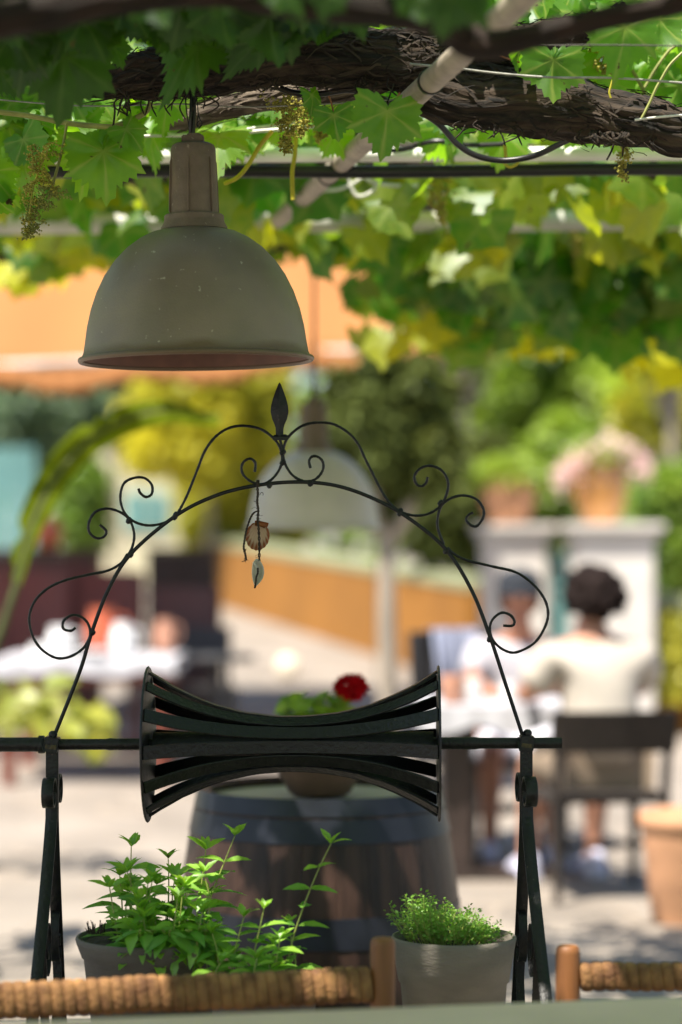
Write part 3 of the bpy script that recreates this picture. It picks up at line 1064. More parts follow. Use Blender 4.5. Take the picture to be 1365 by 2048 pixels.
d = 4.47
c = at(303, 1871, d)
mp_ = thing('mint_pot', 'dark clay pot of bushy mint beside the left iron leg', 'potted herb', (c.x, c.y, CURB_TOP))
flower_pot(mp_, (c.x, c.y, CURB_TOP), size(151, d), c.z - CURB_TOP, M['pot_dark'], rimh=0.04, soil=0.012, base=.70)
SP = [([(270, 1900), (264, 1830), (262, 1760), (263, 1694)], .05, 6), ([(330, 1910), (336, 1830), (338, 1770), (337, 1718)], .04, 5),
      ([(385, 1930), (392, 1850), (402, 1780), (412, 1700)], -.02, 6), ([(395, 1900), (420, 1800), (445, 1735), (470, 1672)], -.03, 5),
      ([(300, 1900), (285, 1840), (270, 1790), (255, 1745)], -.02, 5), ([(360, 1905), (350, 1850), (345, 1800), (350, 1755)], 0, 5),
      ([(400, 1910), (415, 1850), (420, 1800), (408, 1745)], -.05, 5), ([(250, 1880), (246, 1840), (244, 1800), (240, 1752)], .06, 5),
      ([(320, 1890), (310, 1840), (300, 1800), (305, 1760)], -.06, 5)]
rs_ = random.Random(21)
for i in range(38):
    x0 = rs_.uniform(235, 425)
    y1 = rs_.uniform(1765, 1885)
    x1 = x0 + rs_.uniform(-35, 35)
    SP.append(([(x0, 1925), (x0 * .6 + x1 * .4, 1890), (x1, min(y1, 1880))], rs_.uniform(-.12, .08), 5))
for i in range(12):
    x0 = rs_.uniform(250, 420)
    SP.append(([(x0, 1860), (x0 + rs_.uniform(-15, 25), 1870), (x0 + rs_.uniform(-20, 45), rs_.uniform(1905, 1945))], rs_.uniform(-.13, -.09), 4))
mint(mp_, SP, d)
# dry tuft on the rim
mb = MB()
for i in range(26):
    b = at(rs_.uniform(178, 212), 1868, d - .03)
    mb.tube([b, b + Vector((rs_.gauss(0, .006), rs_.gauss(0, .008), rs_.uniform(.008, .026)))], [.0016, .0006], 4)
mb.build('dry_twigs', M['cord'], mp_)

d = 4.30
c = at(528, 1958, d)
mq = thing('mint_pot', 'lower dark pot of leggy mint half hidden behind the woven bench rail', 'potted herb', (c.x, c.y, CURB_TOP))
flower_pot(mq, (c.x, c.y, CURB_TOP), size(118, d), c.z - CURB_TOP, M['pot_dark'], rimh=0.04, soil=0.01)
SP = [([(572, 1965), (583, 1890), (607, 1815), (635, 1745), (662, 1688)], .03, 6), ([(498, 1965), (508, 1910), (518, 1865), (528, 1818)], .02, 4),
      ([(460, 1960), (468, 1910), (480, 1865), (488, 1835)], .03, 3), ([(548, 1965), (552, 1930), (556, 1905), (560, 1878)], .0, 4),
      ([(585, 1965), (592, 1930), (585, 1890), (578, 1850)], .05, 4), ([(440, 1955), (438, 1925), (432, 1890), (425, 1868)], .03, 4)]
for i in range(7):
    x0 = rs_.uniform(430, 610)
    SP.append(([(x0, 1975), (x0 + rs_.uniform(-12, 12), 1945), (x0 + rs_.uniform(-25, 25), rs_.uniform(1890, 1940))], rs_.uniform(-.06, .06), 4))
mint(mq, SP, d, size0=.050)

# ------------------------------------------------------------------ pendant lamps
def lamp(label, m_shade, m_neck, m_in, cord_len=0.115):
    """built round the origin = centre of the rim, z up; 235 photo pixels = rim radius"""
    k = D0 / F
    r0 = thing('pendant_lamp', label, 'lamp', group='dome pendant lamps under the pergola')
    def pr(l): return [(a * k, (720 - b) * k) for a, b in l]
    dome = pr([(229, 716), (225, 707), (222, 690), (217, 655), (209, 620), (197, 585), (181, 552), (160, 522), (136, 497), (110, 478), (86, 466), (66, 461), (40, 459), (0, 459)])
    inner = [(max(0, a - .004), b - .003) for a, b in reversed(dome[:-1])]
    sh = MB().lathe(dome, 96).build('shade', m_shade, r0, ang=60)
    MB().lathe([(0, dome[-1][1] - .006)] + inner, 96).build('lining', m_in, sh, ang=60)
    rim = []
    for i in range(13):
        a = 2 * PI * i / 12
        rim.append((231 * k + 5.2 * k * math.cos(a), -1 * k + 5.6 * k * math.sin(a)))
    MB().lathe(rim, 96).build('rim', m_shade, sh, ang=80)
    MB().lathe(pr([(64, 462), (66.5, 460), (66.5, 456), (61, 446), (60, 440), (60, 433), (57, 430), (49, 430)]), 64).build('collar', m_neck, r0, ang=35)
    nk = MB().lathe(pr([(48.5, 431), (47, 380), (45.5, 320), (45, 298), (42, 291), (36, 287.5), (0, 287)]), 64)
    for j in range(6):
        a = 2 * PI * j / 6 + R(20)
        dv = Vector((math.cos(a), math.sin(a), 0))
        pts = [dv * (rr * k) + Vector((0, 0, (720 - y) * k)) for rr, y in [(47.5, 427), (48, 424), (46.5, 370), (45, 325), (44, 314)]]
        nk.ribbon(pts, [dv.cross(Vector((0, 0, 1)))] * 5, 0.0030, [.006, .008, .008, .007, .001])
    nk.build('socket_housing', m_neck, r0, ang=30)
    mb = MB().box((0, 0, (720 - 280) * k), (44 * k, 34 * k, 17 * k))
    mb.lathe([(16 * k, 0), (16 * k, .008), (0, .008)], 16, (2 * k, 0, (720 - 276) * k))
    mb.build('terminal_block', m_neck, r0, bevel=.002)
    z0 = (720 - 276) * k
    mb = MB()
    mb.tube(spline([(0, 0, z0), (.001, 0, z0 + .03), (.003, 0, z0 + .06), (.0, 0, z0 + cord_len)], 6), .0042, 8)
    mb.tube(spline([(-.006, 0, z0), (-.004, -.006, z0 + .035), (-.002, -.005, z0 + .07), (.001, 0, z0 + cord_len)], 6), .0028, 8)
    mb.build('cord', M['rubber'], r0)
    wi = MB()
    wi.tube(spline([(-.012, -.004, z0 + .055), (-.011, -.008, z0 + .075), (-.004, -.009, z0 + .086), (.006, -.006, z0 + .08), (.010, -.004, z0 + .062), (.011, -.004, z0 + .045), (.014, -.004, z0 + .035), (.018, -.004, z0 + .027), (.014, -.004, z0 + .020), (.009, -.004, z0 + .026), (.013, -.004, z0 + .033)], 5), .0011, 6)
    wi.tube(spline([(.012, -.004, z0 + .046), (.009, -.004, z0 + .033), (.008, -.004, z0 + .024), (.012, -.004, z0 + .018), (.016, -.004, z0 + .024)], 5), .0011, 6)
    wi.tube(spline([(-.010, 0, z0 + .098), (-.013, -.006, z0 + .085), (-.011, -.007, z0 + .05), (-.007, -.004, z0 + .02)], 5), .0013, 6)
    wi.build('tie_wire', M['iron'], r0)
    return r0


l1 = lamp('large grey brown dome lamp hanging in front under the gnarled vine trunk', M['lamp'], M['lamp_neck'], M['lamp_in'])
p = at(393, 719, 4.6)
l1.location = p
l1.rotation_euler = (0, R(-1.0) * -1, R(10))
l1.rotation_euler = (0, R(-0.9), 0)
l2 = lamp('paler smaller looking dome lamp hanging farther back behind the iron arch', M['lamp_pale'], M['lamp_neck'], M['lamp_in'], cord_len=.95)
l2.location = at(628, 1055, 7.9)

# ------------------------------------------------------------------ shell charm
d = 4.585
sh = thing('shell_charm', 'string of two seashells on twisted cord hanging from the iron arch', 'shell charm', at(517, 966, d))


def twisted(pts, r=.0016, turns=60):
    sp = spline(pts, 10)
    mb = MB()
    for s in (0, PI):
        q = []
        for i, p in enumerate(sp):
            a = s + i * 0.9
            q.append(p + Vector((math.cos(a), math.sin(a), 0)) * r * .95)
        mb.tube(q, r * .85, 5)
    return mb


mb = twisted([at(x, y, d) for x, y in [(514, 964), (516, 985), (515, 1005), (517, 1020), (516, 1040), (518, 1060), (519, 1090), (519, 1122)]])
mb2 = twisted([at(x, y, d - .004) for x, y in [(514, 1022), (506, 1028), (499, 1042), (493, 1062), (490, 1078), (488, 1095), (491, 1108), (493, 1120)]], .0014)
mb.add(mb2.v, mb2.f)
mb2 = twisted([at(x, y, d - .009) for x, y in [(516, 1136), (516, 1146), (513, 1155), (512, 1166), (510, 1176)]], .0013)
mb.add(mb2.v, mb2.f)
# knot round the rod and frayed fibres
for j in range(4):
    q = []
    for i in range(13):
        a = 2 * PI * i / 12
        cpt = onp(516 + (j - 1.5) * 1.5, 967)
        q.append(cpt + (Wd * math.cos(a) + Vector((0, 0, 1)) * math.sin(a)) * .0062 + U * .0012 * (i / 12))
    mb.tube(q, .0011, 5)
for j in range(30):
    x, y = random.choice([(514, 975), (515, 1004), (513, 1015), (516, 1028), (492, 1118), (490, 1100), (489, 1121), (517, 1040), (519, 1112), (505, 1030)])
    b = at(x, y, d)
    mb.tube(spline([b, b + Vector((random.gauss(0, .003), -.001, random.gauss(0, .002))), b + Vector((random.gauss(0, .005), -.002, random.gauss(-.001, .003)))], 3), .00035, 4)
mb.tube(spline([at(x, y, d) for x, y in [(517, 989), (520, 990), (522, 986), (525, 985), (527, 988), (526, 991)]], 4), .0006, 5)
mb.build('cord', M['cord'], sh)


def scallop():
    cpt = at(516, 1072, d + .004)
    hinge = at(519, 1044, d + .004)
    vs, fs, tint = [], [], []
    nr, na = 14, 56
    down = Vector((-.12, 0, -1)).normalized()
    side = Vector((1, 0, -.12)).normalized()
    Rr = size(28.5, d)
    for i in range(nr + 1):
        f = i / nr
        for k in range(na + 1):
            a = (k / na - .5) * R(300)
            # circle measured from hinge
            bx = math.sin(a)
            by = 1 - math.cos(a)
            ex, ey = math.sin(a) * Rr * (0.84), (1.0 + math.cos(a)) * Rr
            rib = math.cos(a * 16 + 0) * 0.0009 * f
            if i == nr: ey += .0008 * math.cos(a * 16)
            ptt = hinge + side * (ex * f) + down * (ey * f) + Vector((0, 1, 0)) * (.011 * math.sin(PI * min(1, f * .95)) * (.6 + .4 * math.cos(a)) + rib)
            vs.append(ptt)
            ray = .5 + .5 * math.cos(a * 16)
            tint.append(min(1, max(0, (f - .62) / .3)) * (.55 + .45 * ray) + .35 * ray * f * f + (0.35 if abs(a) > 1.75 else 0) * f)
    for i in range(nr):
        for k in range(na):
            a0 = i * (na + 1) + k
            fs.append((a0, a0 + 1, a0 + na + 2, a0 + na + 1))
    b = len(vs)
    ear = [at(510, 1042, d + .002), at(514, 1040, d + .001), at(522, 1042, d + .001), at(538, 1046, d + .004), at(536, 1053, d + .006), at(530, 1057, d + .008), at(519, 1052, d), at(511, 1052, d + .004)]
    vs += ear + [q + Vector((0, .003, 0)) for q in ear]
    n = len(ear)
    fs.append(tuple(range(b, b + n)))
    fs.append(tuple(range(b + 2 * n - 1, b + n - 1, -1)))
    for k in range(n):
        fs.append((b + k, b + (k + 1) % n, b + n + (k + 1) % n, b + n + k))
    tint += [1.6] * (2 * n)
    inv = W[sh].inverted()
    me = bpy.data.meshes.new('scallop_shell')
    me.from_pydata([tuple(inv @ q) for q in vs], [], fs)
    a_ = me.attributes.new('tint', 'FLOAT', 'POINT')
    a_.data.foreach_set('value', tint)
    me.polygons.foreach_set('use_smooth', [True] * len(me.polygons))
    me.update()
    o = link('scallop_shell', me, M['shell'], sh)
    md = o.modifiers.new('thick', 'SOLIDIFY')
    md.thickness = .0014
    return o


scallop()
# white shell: pointed half shell
mb = MB()
rows = [(1120, 510, 519), (1126, 506, 524), (1135, 504.5, 528), (1146, 504, 529), (1156, 505, 526.5), (1164, 507, 521.5), (1170, 509, 515.5), (1174, 510.2, 512)]
vs = []
for y, xl, xr in rows:
    for k in range(9):
        t = k / 8
        vs.append(at(xl + (xr - xl) * t, y - 3 * math.sin(PI * t), d - .001 + .009 * math.sin(PI * t) * math.sin(PI * (0.1 + .8 * (y - 1120) / 54))))
mb.add(vs, [(j * 9 + k, j * 9 + k + 1, (j + 1) * 9 + k + 1, (j + 1) * 9 + k) for j in range(len(rows) - 1) for k in range(8)])
mb.tube(spline([at(x, y, d - .002) for x, y in [(507, 1124), (512, 1131), (516, 1140), (514, 1152), (511, 1166)]], 5), [.0022] * 20 + [.001], 6)
o = mb.build('white_shell', M['shell_white'], sh)
md = o.modifiers.new('thick', 'SOLIDIFY')
md.thickness = .0014

# ------------------------------------------------------------------ bench, chair, table in front
def woven_seat(label, cat, name, pR, rz, width, rail_t=0.060, rail_z=0.734, post_h=0.782):
    """pR: right back post foot (world x,y); rz: heading; built along local -x"""
    r0 = thing(name, label, cat, (pR[0], pR[1], 0), rz)
    Mw = W[r0]
    def L(x, y, z): return Mw @ Vector((x, y, z))
    pw = 0.042
    def post(x, y, h, nm):
        mb = MB()
        mb.lathe([(0, 0), (pw * .42, 0), (pw * .5, .01), (pw * .5, h - .012), (pw * .47, h - .004), (pw * .38, h), (0, h + .001)], 20, L(x, y, 0))
        mb.build(nm, M['wood_post'], r0)
    depth = -0.46
    post(0, 0, post_h, 'back_post')
    post(-width, 0, post_h, 'back_post')
    post(0, depth, .43, 'leg')
    post(-width, depth, .43, 'leg')
    def wrap(xa, ya, xb, yb, z, hh, th, nm, pitch=0.0195):
        a, b = Vector((xa, ya, z)), Vector((xb, yb, z))
        n = int((b - a).length / pitch)
        dv = (b - a).normalized()
        nn = Vector((-dv.y, dv.x, 0))
        vs, fs = [], []
        sub = 10
        ring = 16
        tot = n * sub
        for i in range(tot + 1):
            f = i / sub
            ph = f % 1.0
            bul = .80 + .26 * math.sin(PI * min(1, max(0, ph))) ** .5 + .04 * noise.noise(Vector((int(f) * 1.7, 0, 3)))
            cp = a + dv * ((b - a).length * i / tot) + Vector((0, 0, .003 * noise.noise(Vector((f * .23, 5, 0)))))
            for k in range(ring):
                an = 2 * PI * k / ring
                ca, sa = math.cos(an), math.sin(an)
                e = .7
                x_ = math.copysign(abs(ca) ** e, ca) * th / 2 * bul
                z_ = math.copysign(abs(sa) ** e, sa) * hh / 2 * (1 + (bul - 1) * .45)
                sk = dv * (z_ * .12)
                vs.append(Mw @ (cp + nn * x_ + Vector((0, 0, z_)) + sk))
        for i in range(tot):
            for k in range(ring):
                k2 = (k + 1) % ring
                fs.append((i * ring + k, i * ring + k2, (i + 1) * ring + k2, (i + 1) * ring + k))
        fs.append(tuple(range(ring - 1, -1, -1)))
        fs.append(tuple(tot * ring + k for k in range(ring)))
        MB().add(vs, fs).build(nm, M['rush'], r0, ang=70)
    wrap(-pw / 2, 0, -width + pw / 2, 0, rail_z - rail_t / 2, rail_t, .034, 'top_rail')
    wrap(-pw / 2, 0, -width + pw / 2, 0, .56, .030, .026, 'back_rail')
    # seat: rush cords laid in
    mb = MB()
    n = int((width - .02) / .012)
    for i in range(n):
        x = -.01 - i * (width - .02) / n
        mb.tube([L(x, .01, .415), L(x, depth / 2, .409), L(x, depth - .01, .415)], .007, 6)
    mb.build('seat', M['rush'], r0)
    mb = MB()
    mb.tube([L(0, 0, .2), L(0, depth, .2)], .011, 8)
    mb.tube([L(-width, 0, .2), L(-width, depth, .2)], .011, 8)
    mb.tube([L(0, depth / 2, .2), L(-width, depth / 2, .2)], .011, 8)
    mb.build('stretcher', M['wood_post'], r0)
    return r0


pR = at(766, 1930, 4.07)
woven_seat('wide rush woven bench with brown posts in front of the mint pots', 'bench', 'woven_bench', (pR.x, pR.y), R(13), 1.25)
pR = at(1136 + 560, 1930, 4.11)
pL = at(1136, 1930, 4.11)
woven_seat('rush woven chair with brown post right of the herb pot', 'chair', 'woven_chair', (pL.x + .48 * math.cos(R(3)), pL.y + .48 * math.sin(R(3))), R(3), .48, rail_t=.048, rail_z=.732, post_h=.762)

ta = at(0, 2041, 3.575)
tb = at(1365, 1989, 3.775)
zt = 0.74
dv = (Vector((tb.x, tb.y, 0)) - Vector((ta.x, ta.y, 0))).normalized()
ang = math.atan2(dv.y, dv.x)
mid = (Vector((ta.x, ta.y, 0)) + Vector((tb.x, tb.y, 0))) / 2
nb = Vector((dv.y, -dv.x, 0))
ctr = mid + nb * 0.40
tt = thing('dining_table', 'smooth grey green table top along the bottom edge of the view', 'table', (ctr.x, ctr.y, 0), ang)
Mt = W[tt]
mb = MB()
Rz = Matrix.Rotation(ang, 3, 'Z')
mb.box(ctr + Vector((0, 0, zt - .0175)), (1.9, .80, .035), Rz)
mb.build('table_top', M['table_top'], tt, bevel=.008, seg=3)
for sx in (-1, 1):
    for sy in (-1, 1):
        MB().box(Mt @ Vector((sx * .86, sy * .33, (zt - .036) / 2)), (.06, .06, zt - .036), Rz).build('leg', M['wood_post'], tt, bevel=.004)
MB().box(Mt @ Vector((0, .33, zt - .08)), (1.65, .022, .08), Rz).build('apron', M['wood_post'], tt, bevel=.003)

# ------------------------------------------------------------------ barrel with geranium
d = 5.9
bc = at(640, 1577, d)
bz = bc.z
br = thing('wine_barrel', 'old dark oak wine barrel with black steel hoops standing behind the well', 'barrel', (bc.x, d, 0))


def rbar(z):
    t = (z - bz * .5) / (bz * .5)
    return 0.345 - 0.050 * t * t


st = MB()
ns = 26
for k in range(ns):
    a0, a1 = 2 * PI * k / ns + .0015, 2 * PI * (k + 1) / ns - .0015
    vs = []
    nz_ = 14
    for i in range(nz_ + 1):
        z = bz * i / nz_
        for a, q in ((a0, 0), ((a0 + a1) / 2, .0015), (a1, 0)):
            r_ = rbar(z) + q
            vs.append(Vector((bc.x + r_ * math.cos(a), d + r_ * math.sin(a), z)))
        r_ = rbar(z) - .025
        vs.append(Vector((bc.x + r_ * math.cos(a1), d + r_ * math.sin(a1), z)))
        vs.append(Vector((bc.x + r_ * math.cos(a0), d + r_ * math.sin(a0), z)))
    fs = []
    for i in range(nz_):
        for j in range(5):
            j2 = (j + 1) % 5
            fs.append((i * 5 + j, i * 5 + j2, (i + 1) * 5 + j2, (i + 1) * 5 + j))
    fs += [(4, 3, 2, 1, 0), tuple(nz_ * 5 + j for j in range(5))]
    st.add(vs, fs)
st.build('staves', M['oak'], br, ang=30)
MB().lathe([(0, bz - .018), (.15, bz - .018), (rbar(bz) - .024, bz - .018)], 48, (bc.x, d, 0)).build('barrel_head', M['head'], br)
for ya, yb in ((1602, 1638), (1643, 1692), (1838, 1902)):
    za, zb = at(640, yb, d - .33).z, at(640, ya, d - .33).z
    MB().lathe([(rbar(za) + .001, za), (rbar(za) + .0035, za + .001), (rbar(zb) + .0035, zb - .001), (rbar(zb) + .001, zb)], 72, (bc.x, d, 0)).build('hoop', M['hoop'], br, ang=30)
for z in (.06, .24):
    MB().lathe([(rbar(z) + .001, z), (rbar(z) + .0035, z + .001), (rbar(z + .05) + .0035, z + .049), (rbar(z + .05) + .001, z + .05)], 72, (bc.x, d, 0)).build('hoop', M['hoop'], br, ang=30)

gc = Vector((at(640, 1580, 5.88).x, 5.88, bz - .012))
gp = thing('geranium_pot', 'brown bowl of geranium with one red flower standing on the barrel', 'potted flower', gc)
MB().lathe([(0, 0), (.065, 0), (.075, .006), (.10, .05), (.112, .10), (.115, .108), (.110, .112), (.104, .108), (.098, .08), (0, .085)], 40, gc).build('pot', M['bowl'], gp)
P, T, Nn, S, C = [], [], [], [], []
mb = MB()
for i in range(90):
    a, rr = random.uniform(0, 2 * PI), math.sqrt(random.random()) * .085
    x, y = gc.x - .012 + rr * math.cos(a), gc.y + rr * math.sin(a)
    z = gc.z + .10 + random.uniform(.03, .155) * (1 - (rr / .12) ** 2 * .5)
    P.append((x, y, z)); T.append((math.cos(a), math.sin(a), random.gauss(-.1, .3))); Nn.append((random.gauss(0, .4), random.gauss(-.4, .4), 1)); S.append(random.uniform(.022, .036)); C.append(random.random())
    mb.tube([gc + Vector((rr * .4 * math.cos(a), rr * .4 * math.sin(a), .085)), (x, y, z)], .0016, 5)
fl = at(703, 1374, 5.86)
mb.tube(spline([gc + Vector((.02, 0, .085)), gc.lerp(fl, .6) + Vector((.012, 0, .02)), fl], 6), .002, 6)
mb.build('stems', M['petiole'], gp)
leaves('foliage', MID, P, T, Nn, S, C, M['tree_mid'], gp)
P, T, Nn, S, C = [], [], [], [], []
for i in range(300):
    v = Vector((random.gauss(0, 1), random.gauss(0, 1), random.gauss(.1, .8))).normalized()
    q = fl + Vector((v.x * .029, v.y * .026, v.z * .019))
    P.append(q); T.append(v + Vector((random.gauss(0, .6), random.gauss(0, .6), random.gauss(0, .6)))); Nn.append(v); S.append(random.uniform(.016, .022)); C.append(random.random())
leaves('flower_head', LOW, P, T, Nn, S, C, M['petal_red'], gp)

# ------------------------------------------------------------------ pergola
ZP = 2.33
pg = thing('pergola', 'metal pipe pergola overhead that carries the grape vines and lamps', 'pergola', (0, 5.5, 0))


def pipe(pts, r, m, name, n=16):
    return MB().tube(pts, r, n).build(name, m, pg)


def rowz(py, d): return at(CX, py, d).z


PX = 3.1
zt_ = 2.42
for x in (-PX, PX):
    for y in (-2.6, 7.9):
        pipe([(x, y, 0), (x, y, zt_ - .02)], .03, M['steel'], 'post')
    pipe([(x, -2.8, zt_ - .06), (x, 8.05, zt_ - .06)], .025, M['steel'], 'side_rail')
for y in (-1.0, .8, 2.0, 3.1, 7.9):
    pipe([(-PX, y, zt_ - .01), (PX, y, zt_ - .01)], .022, M['rust_pipe'], 'cross_pipe')
z1 = rowz(308, 5.25)
pipe([(-PX, 5.25, z1 - .02), (0, 5.25, z1 - .002), (PX, 5.25, z1 + .01)], size(15, 5.25), M['white_pipe'], 'cross_pipe')
z2 = rowz(452, 6.45)
pipe([(-PX, 6.45, z2 - .01), (PX, 6.45, z2 + .03)], size(20, 6.45), M['rust_pipe'], 'cross_pipe')
z3 = rowz(440, 7.2)
pipe([(-PX, 7.2, z3 + .02), (PX, 7.2, z3 + .0)], .018, M['rust_pipe'], 'cross_pipe')
# the bare tube running away over the well
ta_, tb_ = at(945, 88, 4.0), at(575, 425, 6.05)
dr = (tb_ - ta_).normalized()
tube0 = ta_ - dr * 1.6
pipe([tube0, tb_ + dr * .15], .0215, M['steel'], 'long_tube', 24)
for f in (.16, .30, .34, .70):
    c = ta_.lerp(tb_, f)
    pipe([c - dr * .0045, c + dr * .0045], .0245, M['rubber'], 'tie_band', 20)
for f in (.15, .32):
    pass
# black hose under the white pipe
hs = MB().tube(spline([(-PX, 5.30, z1 - .05), (-1.2, 5.27, z1 - .042), (-.4, 5.27, z1 - .034), (.1, 5.27, z1 - .036), (.7, 5.27, z1 - .030), (1.5, 5.28, z1 - .04), (PX, 5.3, z1 - .03)], 8), size(13, 5.25), 14).build('irrigation_hose', M['rubber'])
tag(hs, 'thick black hose strapped beneath the white pergola pipe', 'hose')
cb = MB().tube(spline([at(x, y, dd) for x, y, dd in [(560, 176, 4.62), (590, 186, 4.62), (640, 188, 4.62), (700, 180, 4.62), (760, 196, 4.66), (808, 219, 4.75), (840, 224, 4.80), (880, 250, 4.82), (915, 288, 4.82), (955, 312, 4.82), (1010, 321, 4.82), (1070, 311, 4.8), (1120, 288, 4.75), (1160, 268, 4.7), (1185, 250, 4.66)]], 8), size(6.3, 4.75), 10).build('cable', M['rubber'])
tag(cb, 'black cable looping in a slack curve under the right vine trunk', 'cable')
cb = MB().tube(spline([at(x, y, dd) for x, y, dd in [(720, 250, 5.0), (712, 285, 5.1), (722, 296, 5.2), (800, 300, 5.2), (870, 282, 5.15), (940, 290, 5.15), (1010, 288, 5.15)]], 8), size(5, 5.1), 8).build('cable', M['rubber'])
tag(cb, 'thin black cable lying along the top of the white pipe', 'cable')
cl_ = MB()
for k, (pts) in enumerate([[(690, 330), (700, 365), (715, 392), (745, 382), (764, 345), (766, 325)], [(705, 325), (728, 352), (752, 366), (800, 372), (870, 372)], [(640, 382), (680, 378), (715, 362), (745, 338)]]):
    cl_.tube(spline([at(x, y, 5.7) for x, y in pts], 6), size(3.4, 5.7), 8)
cl_ = cl_.build('wire_coil', M['wire_pale'])
tag(cl_, 'loose coil of pale wire hanging under the white pipe', 'wire')
WI = [([(-300, 170), (60, 205), (200, 212), (360, 208), (500, 214), (700, 205), (900, 192)], 4.6, 1.6, 'wire', 'thin steel wire strung along the underside of the left vine trunk'),
      ([(820, 128), (900, 135), (1000, 147), (1110, 155), (1230, 156), (1420, 170)], 4.42, 2.4, 'wire', 'taut steel wire crossing in front of the right vine trunk'),
      ([(1270, 240), (1320, 234), (1420, 226)], 4.45, 2.4, 'wire_pale', 'short pale wire at the right end of the vine trunk'),
      ([(1050, 93), (1200, 90), (1450, 93)], 4.2, 1.6, 'wire_dark', 'dark wire crossing the large leaf at upper right'),
      ([(-200, 232), (0, 238), (80, 240), (200, 262), (400, 270), (520, 262), (700, 246)], 5.0, 4, 'wire_pale', 'blurred pale wire above the white pipe on the left'),
      ([(280, 272), (420, 270), (520, 254), (620, 242)], 4.95, 3.0, 'wire_pale', 'second blurred pale wire just above the white pipe')]
for pts, dd, r_, m_, lab in WI:
    o = MB().tube(spline([at(x, y, dd) for x, y in pts], 6), size(r_, dd), 6).build('guide_wire', M[m_])
    tag(o, lab, 'wire', 'training wires of the vine')

# ------------------------------------------------------------------ front vine
gv = thing('grape_vine', 'gnarled old grape vine with shaggy trunk across the top of the view', 'grape vine', (3.0, 4.7, 0))


def limb_px(name, L_, m_, seed, strips=0, nseg=64, rough=.2, ext=None, step=.009, twist=1.5, extra=None):
    pts = [at(x, y, dd) for x, y, r_, dd in L_]
    rad = [size(r_, dd) for x, y, r_, dd in L_]
    if ext:
        for p, r_ in ext:
            pts.append(Vector(p)); rad.append(r_)
    return limb(name, pts, rad, m_, gv, nseg, step, rough, twist, 5.0, seed, strips, extra)


# dangling bark threads and stubs under the trunk
lb = MB()
rs_ = random.Random(5)
for i in range(70):
    x = rs_.choice([rs_.uniform(230, 420), rs_.uniform(900, 1330), rs_.uniform(420, 800)])
    yb = 205 if x < 420 else (175 if x < 800 else 262 + (x - 1000) * .06)
    b = at(x, yb - rs_.uniform(5, 28), 4.57)
    ln = rs_.uniform(.012, .045)
    lb.tube(spline([b, b + Vector((rs_.gauss(0, .012), -.008, -ln * .5)), b + Vector((rs_.gauss(0, .016), -.004, -ln))], 4), [.0016] * 8 + [.0006], 5)
for pts in [[(229, 205), (230, 225), (227, 252)], [(258, 190), (256, 215), (254, 232)], [(990, 250), (988, 275)], [(1232, 270), (1225, 298), (1214, 320)], [(280, 205), (262, 210), (250, 214), (262, 222)], [(1160, 262), (1150, 278), (1166, 290)]]:
    lb.tube(spline([at(x, y, 4.56) for x, y in pts], 5), size(2.2, 4.6), 6)
for i in range(16):
    x = rs_.uniform(1180, 1260)
    b = at(x, 262, 4.56)
    lb.tube(spline([b, b + Vector((rs_.gauss(0, .012), -.01, -.012)), b + Vector((rs_.gauss(0, .02), -.006, -rs_.uniform(.015, .035)))], 4), [.003] * 8 + [.001], 5)
limb_px('trunk', [(805, 150, 30, 4.66), (850, 165, 44, 4.64), (900, 188, 52, 4.62), (965, 205, 50, 4.61), (1050, 205, 54, 4.6), (1130, 214, 56, 4.6), (1215, 232, 50, 4.6), (1310, 250, 44, 4.6), (1400, 268, 44, 4.6)],
        M['bark'], 2.3, 620, extra=lb, ext=[((1.2, 4.65, 2.2), .05), ((2.4, 4.7, 2.2), .055), ((2.95, 4.7, 2.0), .06), ((3.0, 4.7, 1.2), .065), ((3.0, 4.7, -.02), .075)])
limb_px('limb', [(150, 178, 14, 4.62), (215, 168, 26, 4.61), (290, 148, 42, 4.6), (380, 138, 44, 4.6), (470, 128, 46, 4.6), (570, 112, 48, 4.6), (680, 112, 52, 4.6), (780, 120, 52, 4.62), (880, 118, 50, 4.64), (980, 104, 40, 4.66), (1080, 84, 32, 4.68), (1180, 56, 24, 4.7), (1300, 10, 20, 4.72), (1420, -40, 18, 4.75)], M['bark'], 5.1, 650)
limb_px('limb', [(335, 250, 10, 4.85), (385, 236, 17, 4.84), (450, 215, 20, 4.82), (530, 198, 20, 4.8), (620, 186, 22, 4.78), (720, 168, 26, 4.74), (800, 150, 22, 4.7)], M['bark_pale'], 8.7, 60, nseg=40)
limb_px('limb', [(860, 150, 26, 4.66), (930, 165, 36, 4.62), (1010, 175, 34, 4.6), (1100, 190, 34, 4.59), (1180, 225, 30, 4.58), (1240, 262, 20, 4.58)], M['bark'], 12.2, 260)
limb_px('branch', [(905, 55, 30, 3.5), (940, 82, 30, 3.5), (1000, 88, 26, 3.48), (1090, 66, 23, 3.45), (1200, 38, 21, 3.42), (1365, 4, 20, 3.4), (1500, -30, 20, 3.4)], M['bark_near'], 3.3, 0, nseg=32)
limb_px('branch', [(-120, 62, 34, 3.3), (60, 30, 34, 3.3), (220, 2, 30, 3.32), (400, -14, 28, 3.34), (600, 8, 26, 3.36), (760, 22, 30, 3.4), (860, 38, 30, 3.45), (930, 70, 26, 3.5)], M['bark_near'], 4.4, 0, nseg=32)
